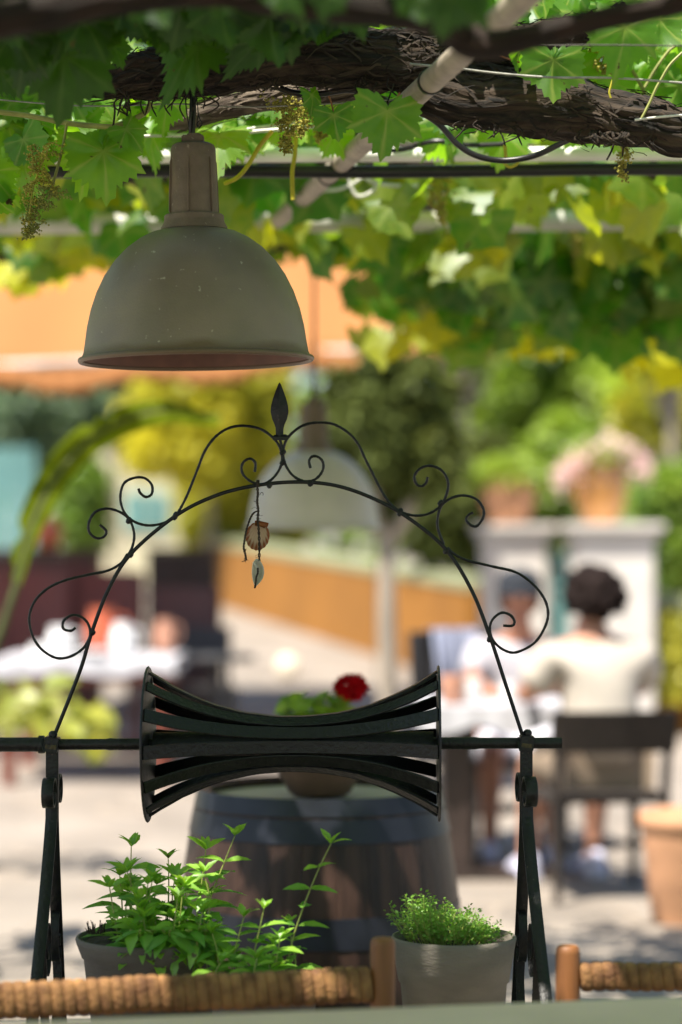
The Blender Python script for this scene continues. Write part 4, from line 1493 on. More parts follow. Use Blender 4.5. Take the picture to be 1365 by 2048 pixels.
# young canes and petioles
MB().tube(spline([at(x, y, dd) for x, y, dd in [(-120, 205, 4.6), (0, 224, 4.6), (60, 232, 4.6), (140, 247, 4.59), (205, 253, 4.58), (232, 252, 4.58), (262, 240, 4.58), (290, 226, 4.58), (303, 205, 4.58)]], 6), size(5.5, 4.6), 10).build('cane', M['cane'], gv)
MB().tube(spline([at(x, y, 4.58) for x, y in [(134, 246), (128, 285), (117, 330), (105, 372), (96, 400)]], 5), size(3, 4.6), 8).build('cane', M['cane'], gv)
MB().tube(spline([at(x, y, 4.95) for x, y in [(1265, 140), (1285, 175), (1300, 205), (1345, 232), (1400, 250)]], 5), size(4, 4.9), 8).build('cane', M['cane'], gv)
MB().tube(spline([at(x, y, 4.9) for x, y in [(1290, 175), (1310, 140), (1335, 105), (1350, 92)]], 5), size(3, 4.9), 8).build('cane', M['cane'], gv)
MB().tube(spline([at(x, y, 4.55) for x, y in [(1283, 238), (1300, 205), (1312, 178), (1322, 160), (1340, 130), (1365, 105)]], 5), size(3, 4.6), 7).build('cane', M['cane'], gv)
MB().tube(spline([at(x, y, 4.3) for x, y in [(330, 72), (352, 40), (372, 14), (392, -20)]], 5), size(8, 4.3), 8).build('cane', M['cane'], gv)
MB().tube(spline([at(x, y, 4.85) for x, y in [(545, 262), (520, 292), (497, 330), (475, 355), (448, 368)]], 6), [size(4.5, 4.8)] * 24 + [size(3, 4.8)], 8).build('tendril', M['tendril'], gv)
MB().tube(spline([at(x, y, 4.95) for x, y in [(592, 270), (590, 310), (585, 345), (586, 400)]], 6), size(4.5, 4.9), 8).build('tendril', M['tendril'], gv)
MB().tube(spline([at(x, y, 4.9) for x, y in [(1010, 290), (1012, 315), (1008, 322)]], 6), size(3.5, 4.9), 8).build('tendril', M['tendril'], gv)
MB().tube(spline([at(x, y, 4.95) for x, y in [(1008, 326), (1020, 334), (1036, 326), (1030, 318)]], 6), size(3, 4.9), 8).build('tendril', M['tendril'], gv)
MB().tube(spline([at(x, y, 4.5) for x, y in [(1226, 158), (1222, 172), (1219, 185), (1222, 196)]], 6), size(2.2, 4.5), 6).build('tendril', M['tendril'], gv)
for pts, dd in [([(1030, 92), (1055, 105), (1080, 115), (1105, 118)], 4.5), ([(1000, 112), (1040, 125)], 4.5), ([(205, 302), (212, 285), (226, 268), (232, 254)], 4.57), ([(668, 228), (663, 205), (658, 192)], 4.58), ([(775, 222), (790, 205), (800, 185)], 4.42)]:
    MB().tube(spline([at(x, y, dd) for x, y in pts], 5), size(2.0, 4.5), 6).build('petiole', M['redstem'], gv)



# hero leaves of the front vine: petiole pixel, tip pixel, depth, facing (x tilt, z tilt), shade
def variants(name, P, T, Nn, S, C, m_, parent):
    for k in range(3):
        leaves(name, HEROES[k], P[k::3], T[k::3], Nn[k::3], S[k::3], C[k::3], m_, parent)


def leaf_set(name, L_, m_, tmpl=HERO, parent=gv):
    P, T, Nn, S, C = [], [], [], [], []
    for (x0, y0, x1, y1, dd, nx, nz_, tint) in L_:
        a = at(x0, y0, dd)
        b = at(x1, y1, dd)
        P.append(a); T.append(b - a); S.append((b - a).length); Nn.append((nx, -1, nz_)); C.append(tint)
    variants(name, P, T, Nn, S, C, m_, parent)


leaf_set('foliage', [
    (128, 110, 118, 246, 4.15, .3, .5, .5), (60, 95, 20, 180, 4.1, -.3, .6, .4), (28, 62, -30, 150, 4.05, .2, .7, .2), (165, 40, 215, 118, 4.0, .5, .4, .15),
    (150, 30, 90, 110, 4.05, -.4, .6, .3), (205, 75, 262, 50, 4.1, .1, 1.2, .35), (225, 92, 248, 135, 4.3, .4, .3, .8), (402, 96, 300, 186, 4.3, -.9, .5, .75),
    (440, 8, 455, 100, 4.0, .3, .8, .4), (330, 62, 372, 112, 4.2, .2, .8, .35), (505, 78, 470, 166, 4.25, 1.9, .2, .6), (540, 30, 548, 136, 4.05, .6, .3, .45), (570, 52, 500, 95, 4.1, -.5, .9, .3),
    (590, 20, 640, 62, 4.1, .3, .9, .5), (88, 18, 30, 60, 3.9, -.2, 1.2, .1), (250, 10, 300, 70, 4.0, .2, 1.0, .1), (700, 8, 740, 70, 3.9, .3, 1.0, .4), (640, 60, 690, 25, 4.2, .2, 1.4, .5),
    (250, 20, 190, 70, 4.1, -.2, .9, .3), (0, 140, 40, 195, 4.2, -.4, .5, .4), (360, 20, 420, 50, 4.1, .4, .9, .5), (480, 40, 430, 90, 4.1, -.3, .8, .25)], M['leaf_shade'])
leaf_set('foliage', [
    (207, 302, 216, 405, 4.56, .3, .35, .55), (205, 300, 128, 318, 4.6, -.3, .5, .75), (208, 298, 268, 330, 4.62, .5, .3, .45), (15, 245, 40, 350, 4.7, .3, .3, .55), (-25, 350, 42, 400, 4.6, .4, .3, .5), (-10, 395, 25, 430, 4.6, .6, .2, .4),
    (252, 258, 288, 300, 4.55, .7, .2, .5), (333, 200, 330, 266, 4.75, .3, .3, .6), (75, 190, 98, 245, 4.7, .4, .4, .9), (70, 250, 118, 310, 4.75, .3, .2, .8), (10, 190, -20, 245, 4.75, -.4, .4, .7),
    (668, 230, 676, 284, 4.56, .1, .3, .15), (775, 222, 764, 317, 4.4, .2, .3, .30), (622, 190, 632, 232, 4.56, 1.2, .2, .2), (1106, 120, 1101, 206, 4.5, .3, .25, .55), (1110, 118, 1112, 92, 4.5, .2, .7, .5), (1250, 55, 1236, 158, 4.38, .2, .3, .55), (1318, 40, 1365, 95, 4.45, .3, .3, .5),
    (1300, 118, 1255, 168, 5.0, .1, .5, .95), (1330, 128, 1340, 180, 4.95, .3, .4, .9), (1040, 100, 1028, 148, 4.5, 2.0, .1, .4), (1195, 65, 1170, 35, 4.6, .3, .9, .7), (1000, 5, 1050, 62, 4.9, .3, .6, .8), (955, 30, 905, 5, 4.9, -.3, .8, .7),
    (1090, 10, 1125, 60, 4.9, .3, .6, .7), (1170, 8, 1145, 50, 4.8, .3, .6, .6), (1290, 0, 1270, 40, 4.6, .3, .7, .4), (230, 245, 250, 210, 4.7, .2, .3, .8), (160, 255, 185, 290, 4.8, .2, .2, .8)], M['leaf_fresh'])
leaf_set('foliage', [(905, -10, 880, 75, 3.25, .2, .6, .3), (940, 0, 985, 48, 3.3, .4, .6, .35), (830, -5, 845, 50, 3.3, .1, .9, .3), (560, -20, 610, 30, 3.3, .2, .9, .3), (660, -15, 640, 40, 3.3, .2, .9, .4), (300, -10, 330, 60, 3.4, .2, .7, .2), (460, -30, 420, 40, 3.4, -.2, .7, .3)], M['leaf_shade'])

# leaves at random behind the front trunk
def random_leaves(name, n, fx, fy, dd, size_px, m_, tmpl=HERO, parent=gv, tint=(.5, .25), hang=.8, seed=1):
    g_ = np.random.default_rng(seed)
    P, T, Nn, S, C = [], [], [], [], []
    for i in range(n):
        d_ = g_.uniform(*dd)
        x, y = fx(g_), fy(g_)
        P.append(at(x, y, d_))
        T.append((g_.normal(0, .55), g_.normal(0, .45), -hang + g_.normal(0, .4)))
        Nn.append((g_.normal(0, .6), -1 + g_.normal(0, .4), .7 + g_.normal(0, .5)))
        S.append(size(g_.uniform(*size_px), d_))
        C.append(g_.normal(*tint))
    variants(name, P, T, Nn, S, C, m_, parent)


random_leaves('foliage', 50, lambda g: g.uniform(-80, 560), lambda g: 130 + 150 * g.beta(1.3, 1.6), (4.85, 5.2), (55, 100), M['leaf_fresh'], tint=(.8, .25), seed=3)
random_leaves('foliage', 44, lambda g: g.uniform(560, 1440), lambda g: 140 + 140 * g.beta(1.2, 2.0), (4.85, 5.2), (55, 100), M['leaf_fresh'], tint=(.75, .25), seed=4)
random_leaves('foliage', 20, lambda g: g.uniform(-60, 200), lambda g: g.uniform(190, 330), (4.66, 4.85), (60, 100), M['leaf_fresh'], tint=(.6, .25), seed=5)
random_leaves('foliage', 24, lambda g: g.uniform(960, 1420), lambda g: g.uniform(-60, 60), (4.7, 5.0), (60, 105), M['leaf_fresh'], tint=(.6, .25), seed=6)
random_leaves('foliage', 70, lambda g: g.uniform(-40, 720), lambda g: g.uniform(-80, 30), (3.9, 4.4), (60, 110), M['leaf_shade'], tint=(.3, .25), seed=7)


def grape(parent, top, ln, wd, n=320, m_='cluster', bead=.0030, lean=0.0, seed=1):
    g_ = random.Random(seed)
    mb = MB()
    ax_ = [Vector(top) + Vector((lean * f * ln, 0.0, -f * ln)) + Vector((.006 * math.sin(f * 6 + seed), 0, 0)) for f in [i / 10 for i in range(11)]]
    mb.tube(ax_, .0016, 5)
    octa = [(1, 0, 0), (-1, 0, 0), (0, 1, 0), (0, -1, 0), (0, 0, 1), (0, 0, -1)]
    of = [(0, 2, 4), (2, 1, 4), (1, 3, 4), (3, 0, 4), (2, 0, 5), (1, 2, 5), (3, 1, 5), (0, 3, 5)]
    nb_ = 34
    per = max(3, n // nb_)
    for k in range(nb_):
        f = .05 + .95 * k / nb_
        p = ax_[min(10, int(f * 10))]
        w_ = wd * (1 - f) ** .7 * g_.uniform(.55, 1.25) * (1.0 if f > .08 else .7) + .004
        a = g_.uniform(0, 2 * PI)
        e = p + Vector((math.cos(a) * w_, math.sin(a) * w_, g_.uniform(-.4, .25) * w_))
        mb.tube([p, e], .0008, 4)
        for j in range(per):
            t = g_.uniform(.25, 1.05)
            c = p.lerp(e, t) + Vector((g_.gauss(0, .004), g_.gauss(0, .004), g_.gauss(0, .004)))
            b_ = bead * g_.uniform(.6, 1.2)
            mb.add([c + Vector(o_) * b_ for o_ in octa], of)
    return mb.build('grape_cluster', M[m_], parent, ang=180)


grape(gv, at(96, 285, 4.56), .185, .030, 420, 'cluster', .0026, -.25, 2)
grape(gv, at(105, 375, 4.56), .10, .040, 420, 'cluster_dark', .0026, -.6, 3)
grape(gv, at(60, 290, 4.56), .10, .014, 160, 'cluster', .0026, .5, 9)
grape(gv, at(572, 195, 4.62), .112, .034, 460, 'cluster', .0030, .0, 4)
grape(gv, at(600, 205, 4.75), .07, .030, 260, 'cluster', .0030, .1, 5)
grape(gv, at(660, 205, 4.9), .05, .040, 260, 'cluster', .0034, .2, 6)
grape(gv, at(1247, 285, 4.72), .078, .012, 180, 'cluster', .0030, .05, 7)
grape(gv, at(1205, 108, 4.9), .04, .04, 240, 'cluster', .0034, .3, 8)

grape(gv, at(640, 215, 4.95), .075, .026, 260, 'cluster', .0032, .05, 11)
grape(gv, at(700, 205, 4.92), .05, .022, 200, 'cluster', .0032, -.1, 12)
grape(gv, at(455, 270, 5.0), .06, .020, 200, 'cluster', .0032, .0, 13)
grape(gv, at(1180, 95, 4.95), .05, .028, 220, 'cluster', .0032, .1, 14)
grape(gv, at(880, 345, 5.6), .12, .034, 300, 'cluster', .0045, .0, 15)

# ------------------------------------------------------------------ vines farther along the pergola
def canopy(parent, n, x, y, z, scl, m_, seed, tint=(.5, .25), flat=True, tmpl=MID, gap=1.0):
    """leaves through a slab of canopy, thinned to leave gaps"""
    g_ = np.random.default_rng(seed)
    P, T, Nn, S, C = [], [], [], [], []
    while len(P) < n:
        a = g_.uniform(*x); b = g_.uniform(*y); c = z[0] + (z[1] - z[0]) * g_.beta(1.4, 1.4)
        if noise.noise(Vector((a * 1.5, b * 1.5, seed * 3.1))) < -.28 * gap: continue
        P.append((a, b, c))
        th = g_.uniform(0, 2 * PI)
        if flat:
            T.append((math.cos(th), math.sin(th), -.5 + g_.normal(0, .35)))
            Nn.append((g_.normal(0, .4), g_.normal(0, .4), 1))
        else:
            T.append((math.cos(th) * .5, math.sin(th) * .5, -1))
            Nn.append((g_.normal(0, .6), -1 + g_.normal(0, .5), .6))
        S.append(g_.uniform(*scl)); C.append(g_.normal(*tint))
    return leaves('foliage', tmpl, P, T, Nn, S, C, m_, parent)


def hanging(parent, shoots, m_, seed, tint=(.5, .3), scl=(.07, .12), tmpl=MID):
    """shoots hanging from the canopy: (x, y, z top, length, leaves)"""
    g_ = np.random.default_rng(seed)
    P, T, Nn, S, C = [], [], [], [], []
    for (x, y, z, ln, k, tm) in shoots:
        for j in range(k):
            f = g_.uniform(0, 1)
            P.append((x + g_.normal(0, .12), y + g_.normal(0, .10), z - ln * f))
            th = g_.uniform(0, 2 * PI)
            T.append((math.cos(th) * .7, math.sin(th) * .5, -1 + g_.normal(0, .3)))
            Nn.append((g_.normal(0, .7), -1 + g_.normal(0, .5), .7 + g_.normal(0, .4)))
            S.append(g_.uniform(*scl)); C.append(g_.normal(tm, tint[1]))
    return leaves('foliage', tmpl, P, T, Nn, S, C, m_, parent)


canopy(gv, 420, (-3.1, 3.1), (3.7, 5.3), (2.46, 2.72), (.07, .11), M['leaf_fresh'], 31, (.6, .25))
g2 = np.random.default_rng(91)
def roof(n, x, y, z, sd, par=None):  # extra leaf layer added overhead only to block the sun
    P = np.stack([g2.uniform(*x, n), g2.uniform(*y, n), g2.uniform(*z, n)], 1)
    th = g2.uniform(0, 2 * PI, n)
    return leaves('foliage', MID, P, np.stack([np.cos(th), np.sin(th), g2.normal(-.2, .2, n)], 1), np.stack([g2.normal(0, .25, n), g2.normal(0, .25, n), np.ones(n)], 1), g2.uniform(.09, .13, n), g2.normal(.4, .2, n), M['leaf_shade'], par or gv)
roof(900, (-1.0, -.08), (3.82, 4.36), (2.74, 2.95), 1)  # unseen, keeps sun patches off the front lamp and drum
roof(380, (-1.0, -.25), (5.15, 5.75), (2.66, 2.82), 1)  # unseen, added to keep the barrel dark
roof(1050, (-1.45, .35), (1.9, 2.95), (2.70, 2.85), 1)  # unseen, added to keep dapples off the front table
roof(200, (-1.45, -1.0), (3.4, 4.0), (2.74, 2.9), 1)  # unseen, added to shade the left iron leg
VINES = [('unseen grape vine added overhead to shade the table and well', 3.0, 1.7, -1, -2.8, 3.7, 3000),  # first vine is out of view, extended to cut sun and sky light
         ('second grape vine back along the pergola above the white pipe', 3.0, 5.9, 1, 5.3, 6.2, 360),
         ('third grape vine along the pergola with dangling green flower clusters', 3.0, 6.7, -1, 6.2, 7.0, 260),
         ('last grape vine on the pergola trailing yellow lit shoots', 3.0, 7.4, 1, 7.0, 7.7, 100)]
VO = []
for i, (lab, xx, yy, sd, ya, yb, n) in enumerate(VINES):
    v = thing('grape_vine', lab, 'grape vine', (sd * xx, yy, 0), group='grape vines on the pergola')
    VO.append(v)
    zz = 2.34
    limb('trunk', [(sd * xx, yy, -.02), (sd * xx, yy, 1.2), (sd * xx * .98, yy, 2.1), (sd * xx * .85, yy, zz), (sd * 1.2, yy + .05, zz - .02 + .04 * i % .05), (0, yy - .05, zz + .03), (-sd * 1.2, yy + .06, zz), (-sd * 2.2, yy, zz + .05)],
         [.06, .05, .048, .045, .04, .036, .03, .02], M['bark'], v, 24, .03, .22, 2, 4, 3.0 + i, 0)
    canopy(v, n, (-3.1, 3.1), (ya, yb), (2.36 if i else 2.55, 2.66 if i else 2.8), (.07, .115), M['leaf_fresh'] if i < 2 else M['leaf_back'], 40 + i, (.5, .28), gap=(.9 if i else 1.5))
roof(130, (-.80, -.02), (7.25, 7.8), (2.46, 2.6), 1, VO[3])  # added leaves that keep the sun off the far lamp
# hanging fringes seen from below, measured off the photograph
g_ = random.Random(44)
sh1, sh2, sh3 = [], [], []


def shoot(px, ytop, ybot, d_, k, tm):
    a, b = at(px, ytop, d_), at(px, ybot, d_)
    return (a.x, d_, a.z, a.z - b.z, k, tm)


for i in range(26):
    x = g_.uniform(-60, 1420)
    sh1.append(shoot(x, 300, g_.uniform(350, 440), g_.uniform(5.5, 6.4), 4, g_.uniform(.1, .7)))
for i in range(40):
    x = g_.uniform(-60, 1420)
    sh2.append(shoot(x, 380, g_.uniform(440, 520) + (30 if x > 820 else 0), g_.uniform(6.4, 7.2), 5, g_.uniform(0.0, .75)))
for i in range(64):
    x = g_.uniform(-60, 1420)
    if x < 140: yb = g_.uniform(450, 570)
    elif x < 640: yb = g_.uniform(450, 500)
    elif x < 840: yb = g_.uniform(460, 530)
    else: yb = g_.uniform(540, 690)
    sh3.append(shoot(x, 430, yb, g_.uniform(7.1, 7.8), 5 if x < 840 else 7, g_.uniform(-.1, 1.0)))
for i in range(26):
    x = g_.uniform(860, 1330)
    sh3.append(shoot(x, 430, g_.uniform(560, 690), g_.uniform(7.0, 7.5), 9, g_.uniform(-.9, .0)))
glow = []  # shoots in the brighter leaf copy, sunlight put into their colour
for (x0, x1, y0, y1, n_) in [(1290, 1420, 540, 740, 15), (1180, 1250, 600, 690, 4), (1090, 1140, 620, 690, 4), (880, 920, 560, 640, 4), (940, 1000, 490, 560, 3), (820, 850, 450, 540, 4), (700, 760, 470, 500, 3), (20, 130, 480, 560, 5), (210, 330, 470, 500, 3)]:
    for i in range(n_):
        glow.append(shoot(g_.uniform(x0, x1), y0 + g_.uniform(-15, 15), y1, g_.uniform(7.85, 8.25), 3, 1.1))
hanging(VO[3], glow, M['leaf_glow'], 54)
hanging(VO[1], sh1, M['leaf_back'], 51)
hanging(VO[2], sh2, M['leaf_back'], 52)
hanging(VO[3], sh3, M['leaf_back'], 53)
k_ = 0
for (px, yt, yb, d_, w_) in [(880, 360, 560, 7.0, .05), (1150, 330, 520, 6.6, .045), (1110, 480, 560, 7.4, .05), (900, 560, 640, 8.2, .05), (650, 330, 420, 6.3, .035), (980, 420, 520, 7.2, .04), (1270, 460, 560, 7.6, .045)]:
    a, b = at(px, yt, d_), at(px, yb, d_)
    k_ += 1
    grape(VO[2], a, (a - b).length, w_, 300, 'cluster', .006, 0, 20 + k_)
# ------------------------------------------------------------------ background trees
def tree(name, label, cat, px, py, d, hw, hh, n, m_, seed, lsize=(.06, .11), trunk=None, depth=1.0, clumps=46, tint=(.5, .22), base=None, group=None, tr_r=.06, lift=None):
    """crown given by centre pixel and half sizes in pixels at its own distance, trunk to the ground"""
    c = at(px, py, d)
    rx, rz = size(hw, d), size(hh, d)
    ry = rx * depth
    g0 = gz(d) if base is None else base
    bx = c.x if trunk is None else at(trunk[0], trunk[1], d).x
    t = thing(name, label, cat, (bx, d, g0), group=group)
    g_ = np.random.default_rng(seed)
    cl = []
    while len(cl) < clumps:
        v = g_.normal(0, 1, 3)
        v /= np.linalg.norm(v)
        q = v * g_.uniform(.35, 1.0) ** .5
        p = np.array([c.x + q[0] * rx * .86, d + q[1] * ry * .86, c.z + q[2] * rz * .86])
        if p[2] < g0 + .05: continue
        cl.append((p, g_.uniform(.16, .30), g_.normal(tint[0], tint[1])))
    P, T, Nn, S, C = [], [], [], [], []
    per = n // clumps
    for p, r_, tn in cl:
        q = g_.normal(0, 1, (per, 3))
        q /= np.linalg.norm(q, axis=1, keepdims=True)
        rr = g_.uniform(0.3, 1, (per, 1)) ** .5
        pos = p + q * rr * r_ * np.array([rx, ry, rz]) * 1.15
        pos[:, 2] = np.maximum(pos[:, 2], g0 + .02)
        P.append(pos)
        T.append(q + g_.normal(0, .6, (per, 3)) + np.array([0, 0, -.3]))
        Nn.append(q * .7 + g_.normal(0, .5, (per, 3)) + np.array([0, 0, .7]))
        S.append(g_.uniform(*lsize, per))
        C.append(g_.normal(tn, .14, per))
    leaves('crown', LOW, np.concatenate(P), np.concatenate(T), np.concatenate(Nn), np.concatenate(S), np.concatenate(C), m_, t)
    top = Vector((c.x, d, c.z - rz * .25))
    b = Vector((bx, d, g0 - .03))
    mb = MB()
    mid_ = b.lerp(top, .55) + Vector((.0, 0, 0))
    mb.tube(spline([b, b.lerp(mid_, .5) + Vector((.01, .0, 0)), mid_, top], 6), [tr_r * 1.15] + [tr_r * (1 - .4 * i / 18) for i in range(18)], 10)
    for p, r_, tn in cl[::max(1, clumps // 9)]:
        mb.tube(spline([mid_.lerp(top, .4), mid_.lerp(Vector(p), .6) + Vector((0, 0, .05)), Vector(p)], 4), [tr_r * .5, tr_r * .45, tr_r * .42, tr_r * .4, tr_r * .35, tr_r * .3, tr_r * .22, tr_r * .18, tr_r * .1], 6)
    mb.build('trunk', M['trunk'], t)
    return t


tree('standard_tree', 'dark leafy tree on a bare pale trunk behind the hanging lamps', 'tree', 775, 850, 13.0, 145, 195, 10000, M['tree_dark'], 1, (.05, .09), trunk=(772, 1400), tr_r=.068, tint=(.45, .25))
GT = 'trees and bushes beyond the terrace'
tree('yellow_tree', 'bright yellow green tree between the orange awning and the far lamp', 'tree', 420, 830, 30, 185, 170, 9000, M['tree_yellow'], 2, (.12, .2), group=GT, tint=(.6, .25))
tree('yellow_bush', 'low yellow green bush above the left end of the ochre wall', 'bush', 520, 1010, 31, 110, 110, 4000, M['tree_yellow'], 3, (.10, .18), group=GT, tint=(.25, .2))
tree('yellow_bush', 'yellow green bush overlapping the right corner of the cream house', 'bush', 420, 1020, 33, 70, 90, 2600, M['tree_yellow'], 23, (.10, .18), group=GT, tint=(.45, .2))
tree('green_bush', 'green bush between the turquoise fence and the cream house', 'bush', 165, 1000, 29, 62, 105, 2600, M['tree_mid'], 24, (.10, .18), group=GT, tint=(.3, .2))
tree('blue_conifer', 'blue green tree at far left beneath the orange awning', 'tree', 50, 830, 32, 150, 150, 6000, M['tree_blue'], 4, (.12, .2), group=GT)
tree('blue_conifer', 'blue green tree beside the cream house under the awning edge', 'tree', 235, 800, 36, 95, 110, 4500, M['tree_blue'], 5, (.12, .2), group=GT)
tree('green_tree', 'mid green tree right behind the dark standard tree', 'tree', 985, 800, 27, 150, 260, 9000, M['tree_mid'], 6, (.12, .2), group=GT, tint=(.42, .3))
tree('green_tree', 'pale green tree behind the pink flower urn', 'tree', 1150, 770, 28, 190, 210, 9000, M['tree_mid'], 7, (.12, .2), group=GT, tint=(.62, .3))
tree('green_tree', 'tall green tree at the right edge under the vine fringe', 'tree', 1350, 780, 26, 170, 240, 9000, M['tree_mid'], 8, (.12, .2), group=GT, tint=(.62, .32))
tree('yellow_tree', 'sunlit yellow tree top at the right edge', 'tree', 1345, 640, 20, 90, 110, 5000, M['tree_yellow'], 9, (.09, .15), group=GT, tint=(.55, .25))
tree('yellow_tree', 'yellow lit tree peeping under the vine fringe above the left urn', 'tree', 930, 600, 24, 130, 100, 4500, M['tree_yellow'], 10, (.10, .17), group=GT, tint=(.45, .3))
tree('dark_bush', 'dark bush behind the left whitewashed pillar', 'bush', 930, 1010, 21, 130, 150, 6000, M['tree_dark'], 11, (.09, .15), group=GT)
tree('green_bush', 'green bush between the two urns', 'bush', 1120, 960, 22, 100, 130, 5000, M['tree_mid'], 12, (.09, .15), group=GT)
tree('yellow_bush', 'yellow green bush glowing right of the pink flower urn', 'bush', 1310, 830, 22.5, 75, 70, 2600, M['tree_yellow'], 33, (.09, .15), group=GT, tint=(.45, .25))
tree('green_bush', 'green bush right of the whitewashed pillars', 'bush', 1370, 1060, 19.5, 110, 150, 6000, M['tree_mid'], 13, (.08, .13), group=GT, tint=(.35, .25))
hd = thing('hedge', 'long dark hedge closing the far side of the garden', 'hedge', (0, 46, gz(46)))
g_ = np.random.default_rng(77)
n = 40000
xx = g_.uniform(-26, 26, n)
hgt = 11.5 + .9 * np.sin(xx * .7) + .6 * np.sin(xx * 1.9 + 1)
P = np.stack([xx, 46 + g_.uniform(-.8, .8, n), gz(46) + hgt * g_.uniform(0, 1, n) ** .8], 1)
leaves('foliage', LOW, P, g_.normal(0, 1, (n, 3)), g_.normal(0, 1, (n, 3)) + np.array([0, -.6, .6]), g_.uniform(.25, .45, n), .45 + .3 * np.sin(xx * 2.2) + g_.normal(0, .2, n), M['tree_mid'], hd)
for i in range(13):
    MB().tube([(-24 + 4 * i, 46, gz(46) - .03), (-24 + 4 * i, 46, gz(46) + 2.5)], .12, 6).build('stem', M['trunk'], hd)

# ------------------------------------------------------------------ awning over the left terrace
aw = thing('awning', 'big orange canvas awning over the left terrace', 'awning', (at(200, 740, 14).x, 15.6, gz(15.6)))
lo_, hi_ = [], []
for i in range(33):
    f = i / 32
    px = -330 + f * (890 + 330)
    lo_.append((px, 742 - 36 * max(0, (px - 150) / 500), 14.0))
vs = []
nr = 12
for i, (px, py, d) in enumerate(lo_):
    a = at(px, py, d)
    b = Vector((a.x - .42 * max(0, (px - 600) / 290), 17.6, 4.75))
    for k in range(nr + 1):
        t = k / nr
        q = a.lerp(b, t) + Vector((0, 0, -.12 * math.sin(PI * t) + .03 * math.cos(i * PI / 4) * (1 - t * .3)))
        vs.append(q)
mb = MB().add(vs, [(i * (nr + 1) + k, (i + 1) * (nr + 1) + k, (i + 1) * (nr + 1) + k + 1, i * (nr + 1) + k + 1) for i in range(32) for k in range(nr)])
o = mb.build('canvas', M['awning'], aw, ang=80)
md = o.modifiers.new('thick', 'SOLIDIFY')
md.thickness = .006
mb = MB()
for i, (px, py, d) in enumerate(lo_):
    a = at(px, py, d) + Vector((0, -.004, .03 * math.cos(i * PI / 4) - .004))
    vs = [a, a + Vector((0, -.02, -.10 - .02 * (i % 2)))]
    if i: mb.add([pv[0], vs[0], vs[1], pv[1]], [(0, 1, 2, 3)])
    pv = vs
o = mb.build('valance', M['awning'], aw)
md = o.modifiers.new('thick', 'SOLIDIFY')
md.thickness = .005
a, b = at(-330, 742, 14.05), at(890, 690, 14.05)
MB().tube([a + Vector((0, 0, -.01)), b + Vector((0, 0, -.01))], .022, 10).build('front_bar', M['rust_pipe'], aw)
for px in (-290, 782):
    a = at(px, 742 if px < 0 else 702, 14.08)
    MB().tube([(a.x, a.y, gz(a.y) - .02), (a.x, a.y, a.z)], .025, 10).build('post', M['trunk'], aw)
    MB().tube([(a.x, 17.55, gz(17.55) - .02), (a.x, 17.55, 4.72)], .03, 10).build('post', M['trunk'], aw)

# ------------------------------------------------------------------ far house and turquoise fence
h0 = at(150, 1000, 38)
hs = thing('cream_house', 'far cream house with turquoise shutters seen past the arching leaf', 'house', (at(290, 1000, 38).x, 38, gz(38)))
a, b = at(195, 850, 38), at(505, 850, 38)
mb = MB().box(((a.x + b.x) / 2, 40, gz(38) + 1.5), (b.x - a.x, 4, 3.1))
mb.build('wall', M['cream'], hs)
x0, x1 = a.x - .15, b.x + .15
z = gz(38) + 3.05
mb = MB().add([(x0, 37.75, z), (x1, 37.75, z), (x1, 42.2, z), (x0, 42.2, z), (x0, 40, z + .9), (x1, 40, z + .9)], [(0, 1, 5, 4), (2, 3, 4, 5), (1, 2, 5), (3, 0, 4), (3, 2, 1, 0)])
mb.build('roof', M['terracotta'], hs)
for (pa, pb, ya, yb) in ((250, 292, 985, 1060), (300, 335, 985, 1060), (410, 450, 960, 1040)):
    p, q = at(pa, yb, 37.97), at(pb, ya, 37.97)
    MB().box(((p.x + q.x) / 2, 37.97, (p.z + q.z) / 2), (q.x - p.x, .08, q.z - p.z)).build('shutter', M['turq'], hs, bevel=.01)
fn = thing('turquoise_fence', 'turquoise slatted fence at the far left of the terrace', 'fence', (at(40, 1000, 27).x, 27, gz(27)))
mb = MB()
a, b = at(-320, 895, 27), at(75, 895, 27)
x = a.x
while x < b.x:
    mb.box((x, 27, (gz(27) + a.z) / 2), (.10, .03, a.z - gz(27)))
    x += .125
mb.build('slats', M['turq'], fn)
mb = MB()
for z in (gz(27) + .4, a.z - .3):
    mb.box(((a.x + b.x) / 2, 27.035, z), (b.x - a.x, .04, .09))
mb.build('rail', M['turq'], fn)

# ------------------------------------------------------------------ ochre garden wall
wl = thing('garden_wall', 'long low ochre wall with pale mint coping running back behind the pale trunk', 'wall', (at(760, 1200, 23).x, 23, gz(23)))
pts = []
for i in range(21):
    f = i / 20
    d = 31 - f * 11.6
    px = 425 + 545 * ((1 / d - 1 / 31) / (1 / 19.4 - 1 / 31))
    yt = 1073 + (px - 425) * (1160 - 1073) / 545.0
    p = at(px, yt, d)
    pts.append(p)
dirs = (Vector((pts[-1].x, pts[-1].y, 0)) - Vector((pts[0].x, pts[0].y, 0))).normalized()
nrm = Vector((dirs.y, -dirs.x, 0))
if nrm.x > 0: nrm = -nrm
def slab(P_, th, z0f, z1f, name, m_, par):
    vs, fs = [], []
    for p in P_:
        for (o_, z) in ((th / 2, z0f(p)), (th / 2, z1f(p)), (-th / 2, z1f(p)), (-th / 2, z0f(p))):
            q = Vector((p.x, p.y, 0)) + nrm * o_
            vs.append((q.x, q.y, z))
    n = len(P_)
    for i in range(n - 1):
        for k in range(4):
            k2 = (k + 1) % 4
            fs.append((i * 4 + k, i * 4 + k2, (i + 1) * 4 + k2, (i + 1) * 4 + k))
    fs += [(3, 2, 1, 0), tuple((n - 1) * 4 + k for k in range(4))]
    return MB().add(vs, fs).build(name, m_, par, ang=30)
